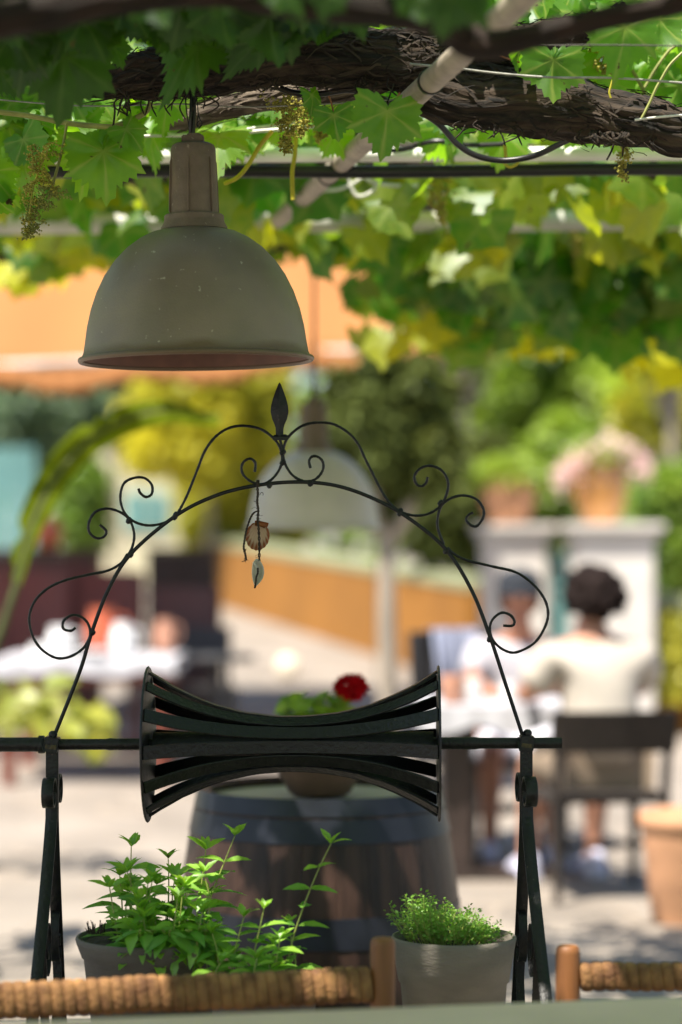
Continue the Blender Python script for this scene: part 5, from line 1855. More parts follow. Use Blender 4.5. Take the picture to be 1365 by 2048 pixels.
slab(pts, .28, lambda p: gz(p.y) - .05, lambda p: p.z - .08, 'wall_face', M['ochre'], wl)
slab(pts, .30, lambda p: p.z - .08, lambda p: p.z, 'coping', M['mint'], wl)

wr = thing('garden_wall', 'short ochre wall with mint coping right of the whitewashed pillars', 'wall', (at(1330, 1200, 16).x, 16, gz(16)))
nrm = Vector((0, -1, 0))
pts = [at(1240, 1183, 16.15), at(1320, 1188, 16.1), at(1480, 1198, 16.0), at(1750, 1205, 16.0)]
slab(pts, .22, lambda p: gz(p.y) - .05, lambda p: p.z - .09, 'wall_face', M['ochre'], wr)
slab(pts, .32, lambda p: p.z - .09, lambda p: p.z, 'coping', M['mint'], wr)
# creeper on that wall
g_ = np.random.default_rng(9)
ck = thing('climbing_plant', 'green creeper hanging over the short wall at the right edge', 'climbing plant', (at(1340, 1300, 15.8).x, 15.8, gz(15.8)))
n = 900
P = np.array([at(g_.uniform(1270, 1480), 1215 + 190 * g_.beta(1.2, 1.6), g_.uniform(15.72, 15.85)) for i in range(n)])
leaves('foliage', LOW, P, np.stack([g_.normal(0, .6, n), g_.normal(-.3, .3, n), g_.normal(-1, .3, n)], 1), np.stack([g_.normal(0, .5, n), -np.ones(n), g_.normal(.6, .3, n)], 1), g_.uniform(.05, .09, n), g_.normal(.5, .3, n), M['tree_yellow'], ck)
MB().tube(spline([at(1400, 1500, 15.85), at(1390, 1400, 15.86), at(1340, 1290, 15.86), at(1380, 1220, 15.84)], 6), .015, 6).build('stems', M['trunk'], ck)

# ------------------------------------------------------------------ pillars, gate and urns
def pillar(label, pxa, pxb, py, d, capo):
    a, b = at(pxa, py, d), at(pxb, py, d)
    wd_ = b.x - a.x
    cx_ = (a.x + b.x) / 2
    t = thing('pillar', label, 'pillar', (cx_, d + wd_ / 2, gz(d)), group='whitewashed gate pillars')
    zt2 = a.z
    ch = .11
    cy = d + wd_ / 2
    MB().box((cx_, cy, (gz(d) - .03 + zt2 - ch) / 2 + 0), (wd_, wd_, zt2 - ch - gz(d) + .03)).build('shaft', M['whitewash'], t, bevel=.015)
    mb = MB()
    mb.box((cx_, cy, zt2 - ch * .75), (wd_ + capo * .6, wd_ + capo * .6, ch * .5))
    mb.build('cap_moulding', M['whitewash'], t, bevel=.012)
    MB().box((cx_, cy, zt2 - ch * .25), (wd_ + capo * 1.3, wd_ + capo * 1.3, ch * .5 - .003)).build('cap', M['whitewash'], t, bevel=.014)
    return cx_, cy, zt2


c1 = pillar('whitewashed pillar carrying the plain terracotta urn', 968, 1095, 1048, 16.2, .10)
c2 = pillar('wider whitewashed pillar carrying the pink flower urn', 1152, 1310, 1046, 15.6, .10)
gt = thing('garden_gate', 'turquoise plank gate between the whitewashed pillars', 'gate', (at(1122, 1200, 16.3).x, 16.3, gz(16.3)))
a, b = at(1098, 1105, 16.3), at(1150, 1105, 16.3)
mb = MB()
k = 5
for i in range(k):
    w_ = (b.x - a.x) / k
    mb.box((a.x + w_ * (i + .5), 16.3, (a.z + gz(16.3) + .05) / 2), (w_ - .005, .03, a.z - gz(16.3) - .05))
mb.build('boards', M['turq'], gt)
for z in (gz(16.3) + .3, a.z - .2):
    MB().box(((a.x + b.x) / 2, 16.275, z), (b.x - a.x, .02, .08)).build('ledge', M['turq'], gt)

def urn(label, cx_, cy, z, hw, h, m_):
    t = thing('urn', label, 'planter', (cx_, cy, z), group='planters on the gate pillars')
    prof = [(0, 0), (hw * .62, 0), (hw * .66, h * .03), (hw * .78, h * .15), (hw * .95, h * .42), (hw, h * .62), (hw * .95, h * .82), (hw * .88, h * .92), (hw * .97, h * .96), (hw * .97, h), (hw * .88, h), (hw * .8, h * .9), (0, h * .88)]
    MB().lathe(prof, 40, (cx_, cy, z)).build('pot', m_, t, ang=50)
    return t


def bouquet(t, cpt, rx, ry, rz, n, m_, nm, ls, seed, tint=.5, tmpl=LOW):
    g_ = np.random.default_rng(seed)
    q = g_.normal(0, 1, (n, 3))
    q /= np.linalg.norm(q, axis=1, keepdims=True)
    rr = g_.uniform(.3, 1, (n, 1)) ** .5
    P = np.array(cpt) + q * rr * np.array([rx, ry, rz])
    leaves(nm, tmpl, P, q + g_.normal(0, .5, (n, 3)), q + g_.normal(0, .6, (n, 3)) + np.array([0, -.2, .5]), g_.uniform(*ls, n), g_.normal(tint, .25, n), m_, t)


t = urn('plain terracotta urn with green plant on the left pillar', c1[0] - .03, c1[1], c1[2], size(56, 16), size(100, 16), M['terracotta'])
bouquet(t, (c1[0] - .03, c1[1], c1[2] + .34), .26, .26, .12, 700, M['tree_mid'], 'foliage', (.04, .08), 3, .6)
t = urn('glossy honey coloured urn with pink flowers on the right pillar', c2[0] - .07, c2[1], c2[2], size(54, 16), size(122, 16), M['glazed'])
bouquet(t, (c2[0] - .07, c2[1], c2[2] + .44), .22, .22, .10, 500, M['tree_mid'], 'foliage', (.04, .08), 4, .6)
g_ = random.Random(8)
P, T, Nn, S, C = [], [], [], [], []
for i in range(900):
    x = g_.uniform(-1, 1)
    z = .50 - .16 * x * x + g_.gauss(0, .045) - (.04 if x < 0 else 0)
    P.append((c2[0] - .06 + x * .30, c2[1] + g_.uniform(-.24, .2), c2[2] + z))
    T.append((g_.gauss(0, 1), g_.gauss(0, 1), g_.gauss(0, 1))); Nn.append((g_.gauss(0, .5), g_.gauss(-.5, .5), g_.gauss(.6, .5))); S.append(g_.uniform(.03, .05)); C.append(.5)
leaves('flowers', LOW, P, T, Nn, S, C, M['petal_pink'], t)

# big terracotta pot at the right
d = 9.2
a = at(1278, 1640, d)
rr = size(95, d)
tp = thing('terracotta_pot', 'large terracotta pot with rolled rim at the right edge', 'planter', (a.x + rr, d, 0))
ht = at(1278, 1622, d).z
MB().lathe([(0, 0), (rr * .70, 0), (rr * .73, .012), (rr * .93, ht * .80), (rr * .94, ht * .83), (rr * 1.0, ht * .86), (rr * 1.03, ht * .92), (rr * 1.0, ht * .985), (rr * .95, ht), (rr * .88, ht * .97), (rr * .85, ht * .85)], 64, (a.x + rr, d, 0)).build('pot', M['terracotta'], tp, ang=50)
MB().lathe([(rr * .862, ht * .88), (rr * .4, ht * .9), (0, ht * .9)], 40, (a.x + rr, d, 0)).build('soil', M['soil'], tp)
g_ = np.random.default_rng(5)

# ------------------------------------------------------------------ left terrace
def dining_chair(label, m_, loc, rz, back_top=.86, back_bot=.56, w_=.46, d_=.44, seat=.46, name='dining_chair', group=None, back_w=None, slats=0):
    t = thing(name, label, 'chair', loc, rz, group)
    Mw = W[t]
    L = lambda x, y, z: Mw @ Vector((x, y, z))
    Rm = Matrix.Rotation(rz, 3, 'Z')
    MB().box(L(0, 0, seat - .02), (w_, d_, .04), Rm).build('seat', m_, t, bevel=.01)
    for sx in (-1, 1):
        MB().tube([L(sx * (w_ / 2 - .025), -d_ / 2 + .03, seat - .041), L(sx * (w_ / 2 - .02), -d_ / 2 + .01, 0)], [.022, .016], 8).build('leg', m_, t)
        MB().tube([L(sx * (w_ / 2 - .025), d_ / 2 + .09, back_top), L(sx * (w_ / 2 - .025), d_ / 2 + .03, seat + .05), L(sx * (w_ / 2 - .025), d_ / 2 + .022, seat - .1), L(sx * (w_ / 2 - .02), d_ / 2 + .05, 0)], [.018, .02, .02, .016], 8).build('leg', m_, t)
    bw = back_w or w_
    n = 8
    vs = []
    for i in range(n + 1):
        x = -bw / 2 + bw * i / n
        bow = .03 * (1 - (2 * i / n - 1) ** 2)
        for z, yy in ((back_bot, .045), (back_top, .095)):
            vs += [L(x, d_ / 2 + yy + bow - .02, z), L(x, d_ / 2 + yy + bow + .012, z)]
    fs = []
    for i in range(n):
        b = i * 4
        fs += [(b, b + 4, b + 6, b + 2), (b + 1, b + 3, b + 7, b + 5), (b + 2, b + 6, b + 7, b + 3), (b, b + 1, b + 5, b + 4)]
    fs += [(0, 2, 3, 1), (n * 4, n * 4 + 1, n * 4 + 3, n * 4 + 2)]
    MB().add(vs, fs).build('backrest', m_, t, bevel=.006)
    MB().tube([L(-w_ / 2 + .03, 0, .2), L(w_ / 2 - .03, 0, .2)], .012, 8).build('stretcher', m_, t)
    return t


d = 13.9
tx = at(185, 1300, d).x
lt = thing('cloth_table', 'table with white cloth and red brown frame on the left terrace', 'table', (tx, d, gz(d)))
zt2 = at(185, 1322, 13.4).z
MB().box((tx, d, zt2 - .02), (1.0, 1.0, .035)).build('table_top', M['redwood'], lt, bevel=.006)
MB().box((tx, d, zt2 - .085), (.92, .92, .08)).build('apron', M['redwood'], lt)
for sx in (-1, 1):
    for sy in (-1, 1):
        MB().box((tx + sx * .42, d + sy * .42, (zt2 - .128 + gz(d) - .02) / 2), (.07, .07, zt2 - .125 - gz(d) + .02)).build('leg', M['redwood'], lt)
# cloth laid over the top with short wavy drop
vs, fs = [], []
n = 40
for i in range(n * 4):
    s = i // n; f = (i % n) / n
    h = .503
    x, y = [(-h + 2 * h * f, -h), (h, -h + 2 * h * f), (h - 2 * h * f, h), (-h, h - 2 * h * f)][s]
    vs.append((tx + x, d + y, zt2 + .004))
    wv = 1 + .018 * math.sin(i * .7) + .012 * math.sin(i * 1.9)
    vs.append((tx + x * wv * 1.01, d + y * wv * 1.01, zt2 - .075 - .015 * math.sin(i * .31)))
m4 = n * 4
fs = [tuple(2 * i for i in range(m4))] + [(2 * i, 2 * ((i + 1) % m4), 2 * ((i + 1) % m4) + 1, 2 * i + 1) for i in range(m4)]
o = MB().add(vs, fs).build('tablecloth', M['cloth'], None, ang=30)
tag(o, 'white cloth with short drop on the left terrace table', 'tablecloth')


def jug(px, py, d_, r_, h, label, m_, name='jug', cat='jug', group='white crockery on the left table'):
    p = at(px, py, d_)
    z0 = zt2 + .006
    t = thing(name, label, cat, (p.x, d_, z0), group=group)
    MB().lathe([(0, 0), (r_ * .7, 0), (r_ * .75, .004), (r_, h * .35), (r_ * .95, h * .6), (r_ * .7, h * .82), (r_ * .75, h), (r_ * .69, h), (r_ * .63, h * .82), (r_ * .8, h * .5), (0, h * .1)], 28, (p.x, d_, z0)).build('body', m_, t)
    hd_ = spline([(p.x + r_ * .72, d_, z0 + h * .85), (p.x + r_ * 1.45, d_, z0 + h * .78), (p.x + r_ * 1.5, d_, z0 + h * .5), (p.x + r_ * .95, d_, z0 + h * .35)], 5)
    MB().tube(hd_, .006, 8).build('handle', m_, t)
    return t


jug(120, 1300, 13.8, .075, .17, 'round white jug left on the cloth table', M['china'])
jug(246, 1290, 13.8, .07, .19, 'taller white jug in the middle of the cloth table', M['china'])
jug(75, 1310, 13.55, .05, .08, 'small white cup at the left corner of the cloth table', M['china'], 'cup', 'cup')
jug(330, 1290, 14.2, .06, .20, 'pale pinkish jug at the right corner of the cloth table', M['skin_pale'])
jug(205, 1240, 14.25, .10, .26, 'red orange ceramic pitcher at the back of the cloth table', M['red_glass'], 'pitcher', 'pitcher', None)
o = MB()
p = at(180, 1320, 13.62)
for k in range(2):
    o.lathe([(0, .008 + k * .018), (.07, .008 + k * .018), (.12, .02 + k * .018), (.125, .023 + k * .018), (.115, .018 + k * .018), (.07, .004 + k * .018), (0, .003 + k * .018)], 36, (p.x, 13.62, zt2 + .005))
o = o.build('plate_stack', M['china'])
tag(o, 'two white plates near the front of the cloth table', 'plates')

GC = 'maroon chairs round the left table'
dining_chair('maroon chair at the left end behind the cloth table', M['chair_red'], (at(60, 1100, 15.2).x, 15.2, gz(15.2)), 0, back_top=1.12, back_bot=.5, group=GC)
dining_chair('maroon chair in the middle behind the cloth table', M['chair_red'], (at(215, 1100, 15.3).x, 15.3, gz(15.3)), R(4), back_top=1.10, back_bot=.5, group=GC)
dining_chair('maroon chair at the right behind the cloth table', M['maroon'], (at(345, 1100, 14.9).x, 14.9, gz(14.9)), R(-12), back_top=1.02, back_bot=.5, group=GC)
# sideboards
d = 17.2
sb = thing('sideboard', 'long dark maroon sideboard in the shade under the awning', 'sideboard', (at(80, 1200, d).x, d, gz(d)))
a, b = at(-210, 1098, d), at(195, 1098, d)
zc = at(0, 1098, d).z
MB().box(((a.x + b.x) / 2, d + .22, (gz(d) + zc - .04) / 2), (b.x - a.x, .44, zc - .04 - gz(d))).build('carcass', M['maroon'], sb, bevel=.006)
MB().box(((a.x + b.x) / 2, d + .21, zc - .018), (b.x - a.x + .06, .50, .035)).build('top', M['brown_dk'], sb, bevel=.006)
for i in range(4):
    w_ = (b.x - a.x) / 4
    dd = MB().box((a.x + w_ * (i + .5), d - .008, gz(d) + (zc - gz(d)) * .47), (w_ - .03, .016, (zc - gz(d)) * .8)).build('door', M['maroon'], sb, bevel=.004)
    MB().lathe([(0, .02), (.012, .018), (.014, .01), (.007, 0)], 12, (a.x + w_ * (i + .5) + w_ * .36, d - .016, gz(d) + (zc - gz(d)) * .5), Matrix.Rotation(PI / 2, 3, 'X')).build('handle', M['brown_dk'], dd)
p = at(98, 1095, 17.35)
t = thing('terracotta_jar', 'red terracotta jar standing on the maroon sideboard', 'jar', (p.x, 17.35, zc))
MB().lathe([(0, 0), (.06, 0), (.065, .005), (.10, .10), (.09, .17), (.055, .20), (.065, .22), (.055, .22), (.045, .20), (0, .19)], 30, (p.x, 17.35, zc)).build('body', M['red_glass'], t)
d = 17.6
cb_ = thing('cabinet', 'tall dark brown cabinet at the right end of the terrace', 'cabinet', (at(362, 1200, d).x, d, gz(d)))
a, b = at(295, 1098, d), at(432, 1098, d)
zc = at(0, 1096, d).z
MB().box(((a.x + b.x) / 2, d + .2, (gz(d) + zc - .03) / 2), (b.x - a.x, .4, zc - .03 - gz(d))).build('carcass', M['brown_dk'], cb_, bevel=.006)
MB().box(((a.x + b.x) / 2, d + .2, zc - .013), (b.x - a.x + .05, .46, .028)).build('top', M['brown_dk'], cb_, bevel=.005)
for i in range(2):
    w_ = (b.x - a.x) / 2
    dd = MB().box((a.x + w_ * (i + .5), d - .008, gz(d) + (zc - gz(d)) * .5), (w_ - .02, .016, (zc - gz(d)) * .85)).build('door', M['brown_dk'], cb_, bevel=.004)
    MB().lathe([(0, .02), (.012, .018), (.014, .01), (.007, 0)], 12, (a.x + w_ * (i + .5) + (.4 - .8 * i) * w_, d - .016, gz(d) + (zc - gz(d)) * .5), Matrix.Rotation(PI / 2, 3, 'X')).build('handle', M['hoop'], dd)

# round dark cafe table
d = 13.6
p = at(435, 1315, d)
ct = thing('cafe_table', 'dark round pedestal table right of the cloth table', 'table', (p.x, d, gz(d)))
zc = at(435, 1310, d).z
MB().lathe([(0, zc - .03), (size(74, d), zc - .03), (size(76, d), zc - .022), (size(76, d), zc - .008), (size(74, d), zc), (0, zc)], 48, (p.x, d, 0)).build('table_top', M['black_wood'], ct, ang=40)
MB().lathe([(.03, zc - .031), (.026, gz(d) + .1), (.03, gz(d) + .045), (.18, gz(d) + .025), (.20, gz(d) + .01), (.20, gz(d) - .02)], 32, (p.x, d, 0)).build('pedestal', M['black_wood'], ct, ang=40)
dining_chair('dark chair tucked behind the round table', M['black_wood'], (at(395, 1200, 14.5).x, 14.5, gz(14.5)), R(8), back_top=.80, back_bot=.6)

# banana plant and lime plant in pots beyond the left edge
d = 8.0
p = at(-190, 1500, d)
bn = thing('banana_plant', 'potted broad leaf plant arching one long torn leaf over the left terrace', 'potted plant', (p.x, d, 0))
MB().lathe([(0, 0), (.13, 0), (.135, .01), (.18, .30), (.19, .31), (.19, .35), (.175, .35), (.165, .30), (0, .29)], 40, (p.x, d, 0)).build('pot', M['pot_dark'], bn, ang=50)


def big_leaf(mid_px, d0, dslope, w_px, m_, parent, nm, tear=.35, stalk=None):
    sp = spline([at(x, y, d0 + dslope * i) for i, (x, y) in enumerate(mid_px)], 8)
    n = len(sp)
    vs, fs, tint, vein = [], [], [], []
    g_ = random.Random(4)
    k0 = int(n * .30)
    for i in range(k0, n):
        f = (i - k0) / (n - 1 - k0)
        t = (sp[min(i + 1, n - 1)] - sp[max(i - 1, 0)]).normalized()
        sd = t.cross(Vector((0, 1, .15))).normalized()
        w_ = size(w_px, d0) * math.sin(PI * min(.97, .06 + .92 * f)) ** .6
        notch = 1 - tear * (1 if g_.random() < .28 else 0)
        up = w_ * .95 * notch
        dn = w_ * .45
        q = sp[i]
        vs += [q + sd * up + Vector((0, .14 * up / .06 * .06 + .05, -.02)), q + sd * up * .5 + Vector((0, .02, .004)), q, q - sd * dn * .5 + Vector((0, -.02, 0)), q - sd * dn + Vector((0, -.06, -.02))]
        tint += [g_.uniform(.3, .7)] * 5
        vein += [0, 0, 1, 0, 0]
    m_n = len(vs) // 5
    for i in range(m_n - 1):
        for k in range(4):
            fs.append((i * 5 + k, i * 5 + k + 1, (i + 1) * 5 + k + 1, (i + 1) * 5 + k))
    inv = W[parent].inverted()
    me = bpy.data.meshes.new(nm)
    me.from_pydata([tuple(inv @ q) for q in vs], [], fs)
    for a_, v_ in (('tint', tint), ('vein', vein)):
        at2 = me.attributes.new(a_, 'FLOAT', 'POINT')
        at2.data.foreach_set('value', v_)
    me.polygons.foreach_set('use_smooth', [True] * len(me.polygons))
    o = link(nm, me, m_, parent)
    base = [Vector((p.x + .02, d, .29))] + sp[:1]
    MB().tube(sp, [size(11, d0) * (1 - .85 * i / n) for i in range(n)], 10).build('stalk', M['banana_stalk'], o)
    return o


big_leaf([(-185, 1560), (-40, 1360), (30, 1180), (62, 1060), (125, 940), (215, 858), (330, 822), (440, 838)], d, .03, 52, M['banana'], bn, 'leaf')
big_leaf([(-195, 1560), (-180, 1350), (-160, 1150), (-230, 1000), (-330, 920)], d + .1, .05, 70, M['banana'], bn, 'leaf')
big_leaf([(-190, 1560), (-185, 1330), (-170, 1150), (-190, 950), (-220, 800)], d + .2, .05, 70, M['banana'], bn, 'leaf')
MB().tube([(p.x, d, .28), at(-188, 1560, d)], [.035, .02], 10).build('stem', M['cane'], bn)

d = 10.6
p = at(-150, 1600, d)
lp = thing('lime_plant', 'potted lime green leafy plant spilling in front of the cloth table', 'potted plant', (p.x, d, 0))
MB().lathe([(0, 0), (.15, 0), (.155, .01), (.20, .30), (.21, .31), (.21, .36), (.195, .36), (.185, .31), (0, .30)], 40, (p.x, d, 0)).build('pot', M['terracotta'], lp, ang=50)
g_ = random.Random(6)
P, T, Nn, S, C = [], [], [], [], []
mb = MB()
for i in range(46):
    x = g_.uniform(-70, 215)
    y = 1395 + 30 * g_.gauss(0, .7) + 45 * max(0, (x - 20) / 200) ** 1.5
    dd = d + g_.uniform(-.25, .25)
    q = at(x, y, dd)
    P.append(q); T.append((g_.gauss(.35, .4), g_.gauss(-.2, .3), g_.gauss(-.55, .25))); Nn.append((g_.gauss(.2, .3), g_.gauss(-.5, .3), 1)); S.append(g_.uniform(.11, .19)); C.append(g_.gauss(.55, .3))
    if i % 3 == 0: mb.tube(spline([(p.x, d, .3), Vector((p.x, d, .3)).lerp(q, .5) + Vector((-.03, 0, .14)), q], 5), .006, 6)
mb.build('stems', M['cane'], lp)
leaves('foliage', oval_template(6, .34, .12, .25), P, T, Nn, S, C, M['lime'], lp)

# ------------------------------------------------------------------ people
def skin_body(name, verts, edges, radii, m_, parent, sub=2, root=0):
    me = bpy.data.meshes.new(name)
    inv = W[parent].inverted()
    me.from_pydata([tuple(inv @ (W[parent] @ Vector(v))) for v in verts], edges, [])
    o = link(name, me, m_, parent)
    md = o.modifiers.new('skin', 'SKIN')
    md.use_smooth_shade = True
    md.branch_smoothing = .4
    if not me.skin_vertices:
        bpy.context.view_layer.update()
    sv = me.skin_vertices[0].data
    for i, r_ in enumerate(radii):
        sv[i].radius = (r_, r_) if not isinstance(r_, tuple) else r_
        sv[i].use_root = (i == root)
    s2 = o.modifiers.new('sub', 'SUBSURF')
    s2.levels = sub
    s2.render_levels = sub
    return o


class Sk:
    def __init__(s): s.v, s.e, s.r = [], [], []
    def add(s, p, r_, par=None):
        s.v.append(tuple(p)); s.r.append(r_)
        if par is not None: s.e.append((par, len(s.v) - 1))
        return len(s.v) - 1
    def chain(s, par, L_):
        for p, r_ in L_: par = s.add(p, r_, par)
        return par


def hand(sk, wrist, wp, dirv, palm_n, r_=.0085):
    """palm and five bent fingers from the wrist vertex"""
    dirv = Vector(dirv).normalized(); nn = Vector(palm_n).normalized(); sd = dirv.cross(nn).normalized()
    pm = sk.add(Vector(wp) + dirv * .045, .024, wrist)
    kn = sk.add(Vector(wp) + dirv * .080, .020, pm)
    for k, (off, ln) in enumerate([(-.033, .062), (-.011, .074), (.011, .078), (.033, .070)]):
        a = Vector(wp) + dirv * .098 + sd * off
        sk.chain(kn, [(a, r_ * 1.05), (a + dirv * ln * .45 - nn * .010, r_), (a + dirv * ln * .8 - nn * .032, r_ * .92), (a + dirv * ln * .95 - nn * .048, r_ * .75)])
    b = Vector(wp) + dirv * .04 + sd * .034
    sk.chain(pm, [(b, .012), (b + dirv * .030 + sd * .016 - nn * .012, .0095), (b + dirv * .055 + sd * .016 - nn * .026, .008)])


def person(label, loc, rz, skin, hair_m, cloth_m, leg_m, arms, face=True, hair='curly', lean=0.0, cap=False, bare_legs=True):
    t = thing('person', label, 'person', loc, rz)
    sk = Sk()
    hz = .50
    y0 = .0
    pv = sk.add((0, .0, hz), .125)
    s1 = sk.add((0, .01 - lean * .3, hz + .16), .115, pv)
    s2 = sk.add((0, .01 - lean * .7, hz + .32), .125, s1)
    s3 = sk.add((0, -lean, hz + .44), .10, s2)
    nk = sk.add((0, -lean - .01, hz + .52), .052, s3)
    h1 = sk.add((0, -lean - .03, hz + .575), .062, nk)
    h2 = sk.add((0, -lean - .035, hz + .63), .076, h1)
    h3 = sk.add((0, -lean - .025, hz + .695), .086, h2)
    h4 = sk.add((0, -lean - .015, hz + .75), .068, h3)
    HC = Vector((0, -lean - .025, hz + .665))
    if face:
        n1 = sk.add(HC + Vector((0, -.088, .012)), .012, h3)
        sk.add(HC + Vector((0, -.108, -.016)), .013, n1)
        sk.add(HC + Vector((0, -.070, -.085)), .024, h1)
    for sx in (-1, 1):
        e1 = sk.add(HC + Vector((sx * .080, .012, .0)), .013, h2)
        sk.add(HC + Vector((sx * .090, .022, .022)), .011, e1)
    ends = []
    for sx, A in zip((-1, 1), arms):
        sh_ = sk.add((sx * .165, -lean + .005, hz + .445), .062, s3)
        el, wr_, dv_ = A
        w_i = sk.chain(sh_, [(Vector((sx * .185, -lean, hz + .40)).lerp(Vector(el), .45), .050), (el, .040), (Vector(el).lerp(Vector(wr_), .5), .037), (wr_, .026)])
        hand(sk, w_i, wr_, dv_, (0, 0, 1))
    legs = []
    for sx in (-1, 1):
        k_, an, toe = Vector((sx * .13, -.40, hz - .02)), Vector((sx * .14, -.42, .10)), Vector((sx * .15, -.54, .04))
        hp_ = sk.add((sx * .09, -.03, hz - .01), .098, pv)
        sk.chain(hp_, [((sx * .115, -.22, hz), .085), (k_, .062), (k_.lerp(an, .35) + Vector((0, .02, 0)), .058), (k_.lerp(an, .75), .042), (an, .036), (an + Vector((0, -.05, -.045)), .036), (toe, .030)])
        legs.append((k_, an, toe))
    skin_body('body', sk.v, sk.e, sk.r, skin, t)
    # shirt
    c_ = Sk()
    a0 = c_.add((0, .0, hz - .01), .165)
    a1 = c_.add((0, .01 - lean * .3, hz + .16), .160, a0)
    a2 = c_.add((0, .01 - lean * .7, hz + .32), .172, a1)
    a3 = c_.add((0, -lean + .002, hz + .44), .140, a2)
    c_.add((0, -lean, hz + .495), .072, a3)
    for sx, A in zip((-1, 1), arms):
        sh_ = c_.add((sx * .190, -lean + .005, hz + .435), .092, a3)
        el = Vector(A[0])
        c_.chain(sh_, [(Vector((sx * .185, -lean, hz + .40)).lerp(el, .45), .080), (Vector((sx * .185, -lean, hz + .40)).lerp(el, .80), .072)])
    skin_body('shirt', c_.v, c_.e, c_.r, cloth_m, t)
    q = Sk()
    b0 = q.add((0, 0.0, hz), .140)
    for sx in (-1, 1):
        q.chain(b0, [((sx * .095, -.04, hz - .005), .112), ((sx * .118, -.22, hz), .099), ((sx * .128, -.345, hz - .008), .086)])
    skin_body('shorts', q.v, q.e, q.r, leg_m, t)
    Mw = W[t]
    for (k_, an, toe) in legs:
        mb = MB()
        rows = []
        for f, w_, h_ in [(-.06, .030, .085), (-.03, .040, .11), (.03, .042, .105), (.09, .044, .075), (.15, .044, .055), (.19, .034, .042), (.215, .012, .030)]:
            rows.append([Mw @ Vector((an.x + w_ * math.cos(a), an.y - f, .012 + h_ * (0 if math.sin(a) < 0 else 1) * abs(math.sin(a)) ** .6)) for a in [2 * PI * k / 12 for k in range(12)]])
        mb.add([v for r_ in rows for v in r_], [(j * 12 + k, j * 12 + (k + 1) % 12, (j + 1) * 12 + (k + 1) % 12, (j + 1) * 12 + k) for j in range(len(rows) - 1) for k in range(12)] + [tuple(range(12)), tuple((len(rows) - 1) * 12 + k for k in range(12))])
        s_ = mb.build('shoe', M['shoe'], t, ang=70)
        MB().box(Mw @ Vector((an.x, an.y - .075, .006)), (.082, .27, .012), Matrix.Rotation(rz, 3, 'Z')).build('sole', M['sole'], s_, bevel=.004)
    # hair: lumpy cap over the skull
    bm = bmesh.new()
    bmesh.ops.create_icosphere(bm, subdivisions=5, radius=1.0)
    hk = 1.14 if hair == 'curly' else 1.0
    amp = .16 if hair == 'curly' else .05
    inv = W[t].inverted()
    for v in bm.verts:
        p_ = v.co.copy()
        nn = 1 + (.14 * noise.noise(p_ * 2.2 + Vector((3, 1, 7))) if hair == 'curly' else 0) + amp * noise.noise(p_ * (6 if hair == 'curly' else 2)) + amp * .6 * noise.noise(p_ * 14)
        low = -.55 if hair == 'curly' else -.75
        if face and p_.y < -.25 and p_.z < .42: nn *= .72
        if p_.z < low: nn *= .80
        v.co = HC + Vector((p_.x * .102 * hk * nn, .012 + p_.y * .112 * hk * nn, (.004 if hair == 'curly' else .028) + p_.z * .112 * hk * nn))
    me = bpy.data.meshes.new('hair')
    bm.to_mesh(me); bm.free()
    me.polygons.foreach_set('use_smooth', [True] * len(me.polygons))
    link('hair', me, hair_m, t)
    if face:
        for sx in (-1, 1):
            MB().lathe([(0, -.011), (.008, -.007), (.011, 0), (.008, .007), (0, .011)], 12, Mw @ (HC + Vector((sx * .033, -.076, .020)))).build('eye', M['eye'], t)
        MB().tube([Mw @ (HC + Vector((x, -.088 + abs(x) * .25, -.050 + abs(x) * .08))) for x in (-.026, -.013, 0, .013, .026)], [.003, .006, .0065, .006, .003], 8).build('mouth', M['lips'], t)
    if cap:
        mb = MB().lathe([(.104, .0), (.107, .02), (.100, .06), (.075, .095), (.04, .110), (0, .115)], 32, Mw @ (HC + Vector((0, .012, .045))), Matrix.Diagonal((1, 1.1, 1)))
        vs = []
        for i in range(13):
            a = R(180) + PI * i / 12
            vs += [Mw @ (HC + Vector((.10 * math.cos(a), .0 + .108 * math.sin(a), .050))), Mw @ (HC + Vector((.108 * math.cos(a), -.0 + .185 * math.sin(a), .036 + .0 * i)))]
        mb.add(vs, [(2 * i, 2 * i + 2, 2 * i + 3, 2 * i + 1) for i in range(12)])
        mb.build('cap', M['cap'], t, ang=60)
    return t


# table of the guests
d = 10.55
tx = at(985, 1400, d).x
gt_ = thing('guest_table', 'small table under a white cloth where the two guests sit', 'table', (tx, d, 0))
ztop = .745
MB().box((tx, d, ztop - .02), (.62, .62, .035)).build('table_top', M['brown_dk'], gt_, bevel=.005)
MB().box((tx - .16, d, (ztop - .04) / 2), (.13, .40, ztop - .04)).build('pedestal', M['brown_dk'], gt_, bevel=.01)
MB().box((tx, d, .02), (.5, .5, .04)).build('foot', M['brown_dk'], gt_, bevel=.008)
vs = []
n = 40
for i in range(n * 4):
    s = i // n; f = (i % n) / n
    h = .313
    x, y = [(-h + 2 * h * f, -h), (h, -h + 2 * h * f), (h - 2 * h * f, h), (-h, h - 2 * h * f)][s]
    vs.append((tx + x, d + y, ztop + .002))
    wv = 1 + .02 * math.sin(i * .7) + .014 * math.sin(i * 1.9)
    vs.append((tx + x * wv * 1.015, d + y * wv * 1.015, ztop - .10 - .02 * math.sin(i * .31)))
m4 = n * 4
o = MB().add(vs, [tuple(2 * i for i in range(m4))] + [(2 * i, 2 * ((i + 1) % m4), 2 * ((i + 1) % m4) + 1, 2 * i + 1) for i in range(m4)]).build('tablecloth', M['cloth'], None, ang=30)
tag(o, 'white cloth on the small table between the two guests', 'tablecloth')


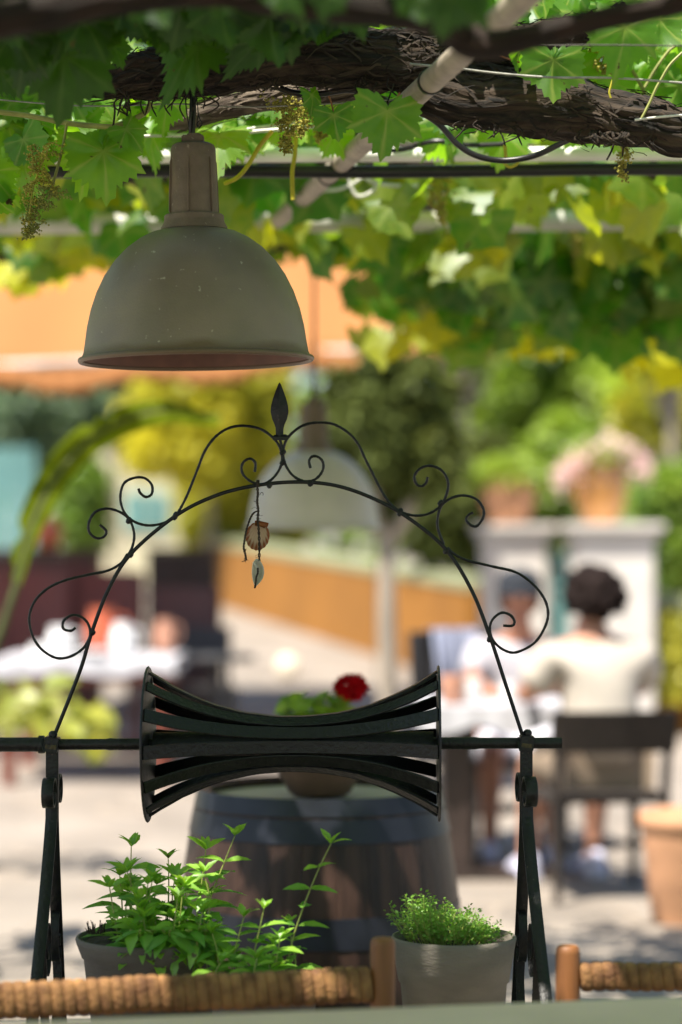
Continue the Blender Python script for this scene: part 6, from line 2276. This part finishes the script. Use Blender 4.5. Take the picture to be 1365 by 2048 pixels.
def glass_thing(px, dd, r_, h, label, m_, nm='cup'):
    p = at(px, 1390, dd)
    t = thing(nm, label, nm, (p.x, dd, ztop + .004))
    MB().lathe([(0, 0), (r_ * .75, 0), (r_ * .8, .004), (r_, h * .95), (r_ * .98, h), (r_ * .9, h), (r_ * .72, .012), (0, .01)], 24, (p.x, dd, ztop + .004)).build('body', m_, t)
    return t


glass_thing(905, 10.40, .055, .12, 'pinkish clay tumbler at the left of the guest table', M['skin_pale'], 'tumbler')
glass_thing(940, 10.44, .055, .10, 'white cup beside the clay tumbler on the guest table', M['china'])
glass_thing(1020, 10.40, .04, .09, 'small white cup near the guest in the cream shirt', M['china'])

# guest with back to us
pA = at(1205, 1500, 9.95)
person('seated person with dark curly hair in a cream shirt seen from behind', (pA.x, 9.95, 0), R(197), M['skin_pale'], M['hair'], M['shirt'], M['beige'],
       [((-.25, -.17, .80), (-.13, -.36, .775), (.5, -1, 0)), ((.27, -.10, .78), (.16, -.36, .775), (-.35, -1, .0))], face=True, hair='curly', lean=.07).scale = (1.10, 1.06, 1.04)
dining_chair('dark wicker chair under the person in the cream shirt', M['wicker'], (pA.x - .035, 9.93, 0), R(190), back_top=.77, back_bot=.60, w_=.50, d_=.44, seat=.43, back_w=.52)
# guest facing us
pB = at(1040, 1500, 11.25)
person('seated person in grey blue cap and white top facing us across the table', (pB.x, 11.25, 0), R(-4), M['skin'], M['hair_br'], M['top'], M['shorts'],
       [((-.22, -.18, .80), (-.14, -.40, .775), (.3, -1, 0)), ((.23, -.16, .80), (.10, -.38, .775), (-.3, -1, 0))], face=True, hair='smooth', lean=.04, cap=True)
dining_chair('dark chair under the person in the cap', M['black_wood'], (pB.x, 11.30, 0.01), R(-4), back_top=.80, back_bot=.58, w_=.46, d_=.44, seat=.43)
# empty rounded chair with a jacket
p = at(950, 1300, 11.4)
dc = dining_chair('empty charcoal chair left of the guests with a jacket over it', M['black_wood'], (p.x, 11.1, 0), R(20), back_top=1.02, back_bot=.55, w_=.44, d_=.44, name='dining_chair')
mb = MB()
vs = []
Mw = Matrix.Translation((p.x, 11.1, 0)) @ Matrix.Rotation(R(20), 4, 'Z')
nj = 18
for i in range(nj + 1):
    x = -.12 + .24 * i / nj
    fold = .014 * math.sin(i * 1.3) + .01 * math.sin(i * 2.7)
    for (yy, z) in ((.205, .66 + .02 * math.sin(i)), (.215, .85), (.268, 1.035), (.345, 1.03), (.365, .8), (.36, .62 + .03 * math.sin(i * .8))):
        vs.append(Mw @ Vector((x + fold * .3, yy + (fold if yy > .3 else -fold) + (.03 * (1 - (2 * i / nj - 1) ** 2)), z)))
mb.add(vs, [(i * 6 + k, (i + 1) * 6 + k, (i + 1) * 6 + k + 1, i * 6 + k + 1) for i in range(nj) for k in range(5)])
o = mb.build('jacket', M['jacket'], None, ang=80)
md = o.modifiers.new('thick', 'SOLIDIFY')
md.thickness = .008
tag(o, 'pale blue jacket hung over the empty charcoal chair', 'jacket')

# cream globe on a stake, added to stand for a bright round glint
d = 20.0
p = at(575, 1333, d)
gb = thing('glint_globe', 'small cream globe added for the round glint on the bright paving', 'glint globe', (p.x, d, gz(d)))
MB().tube([(p.x, d, gz(d) - .02), (p.x, d, p.z - .05)], .012, 8).build('stake', M['steel'], gb)
MB().lathe([(.09 * math.sin(PI * i / 14), -.09 * math.cos(PI * i / 14)) for i in range(15)], 32, p).build('globe', M['globe'], gb)
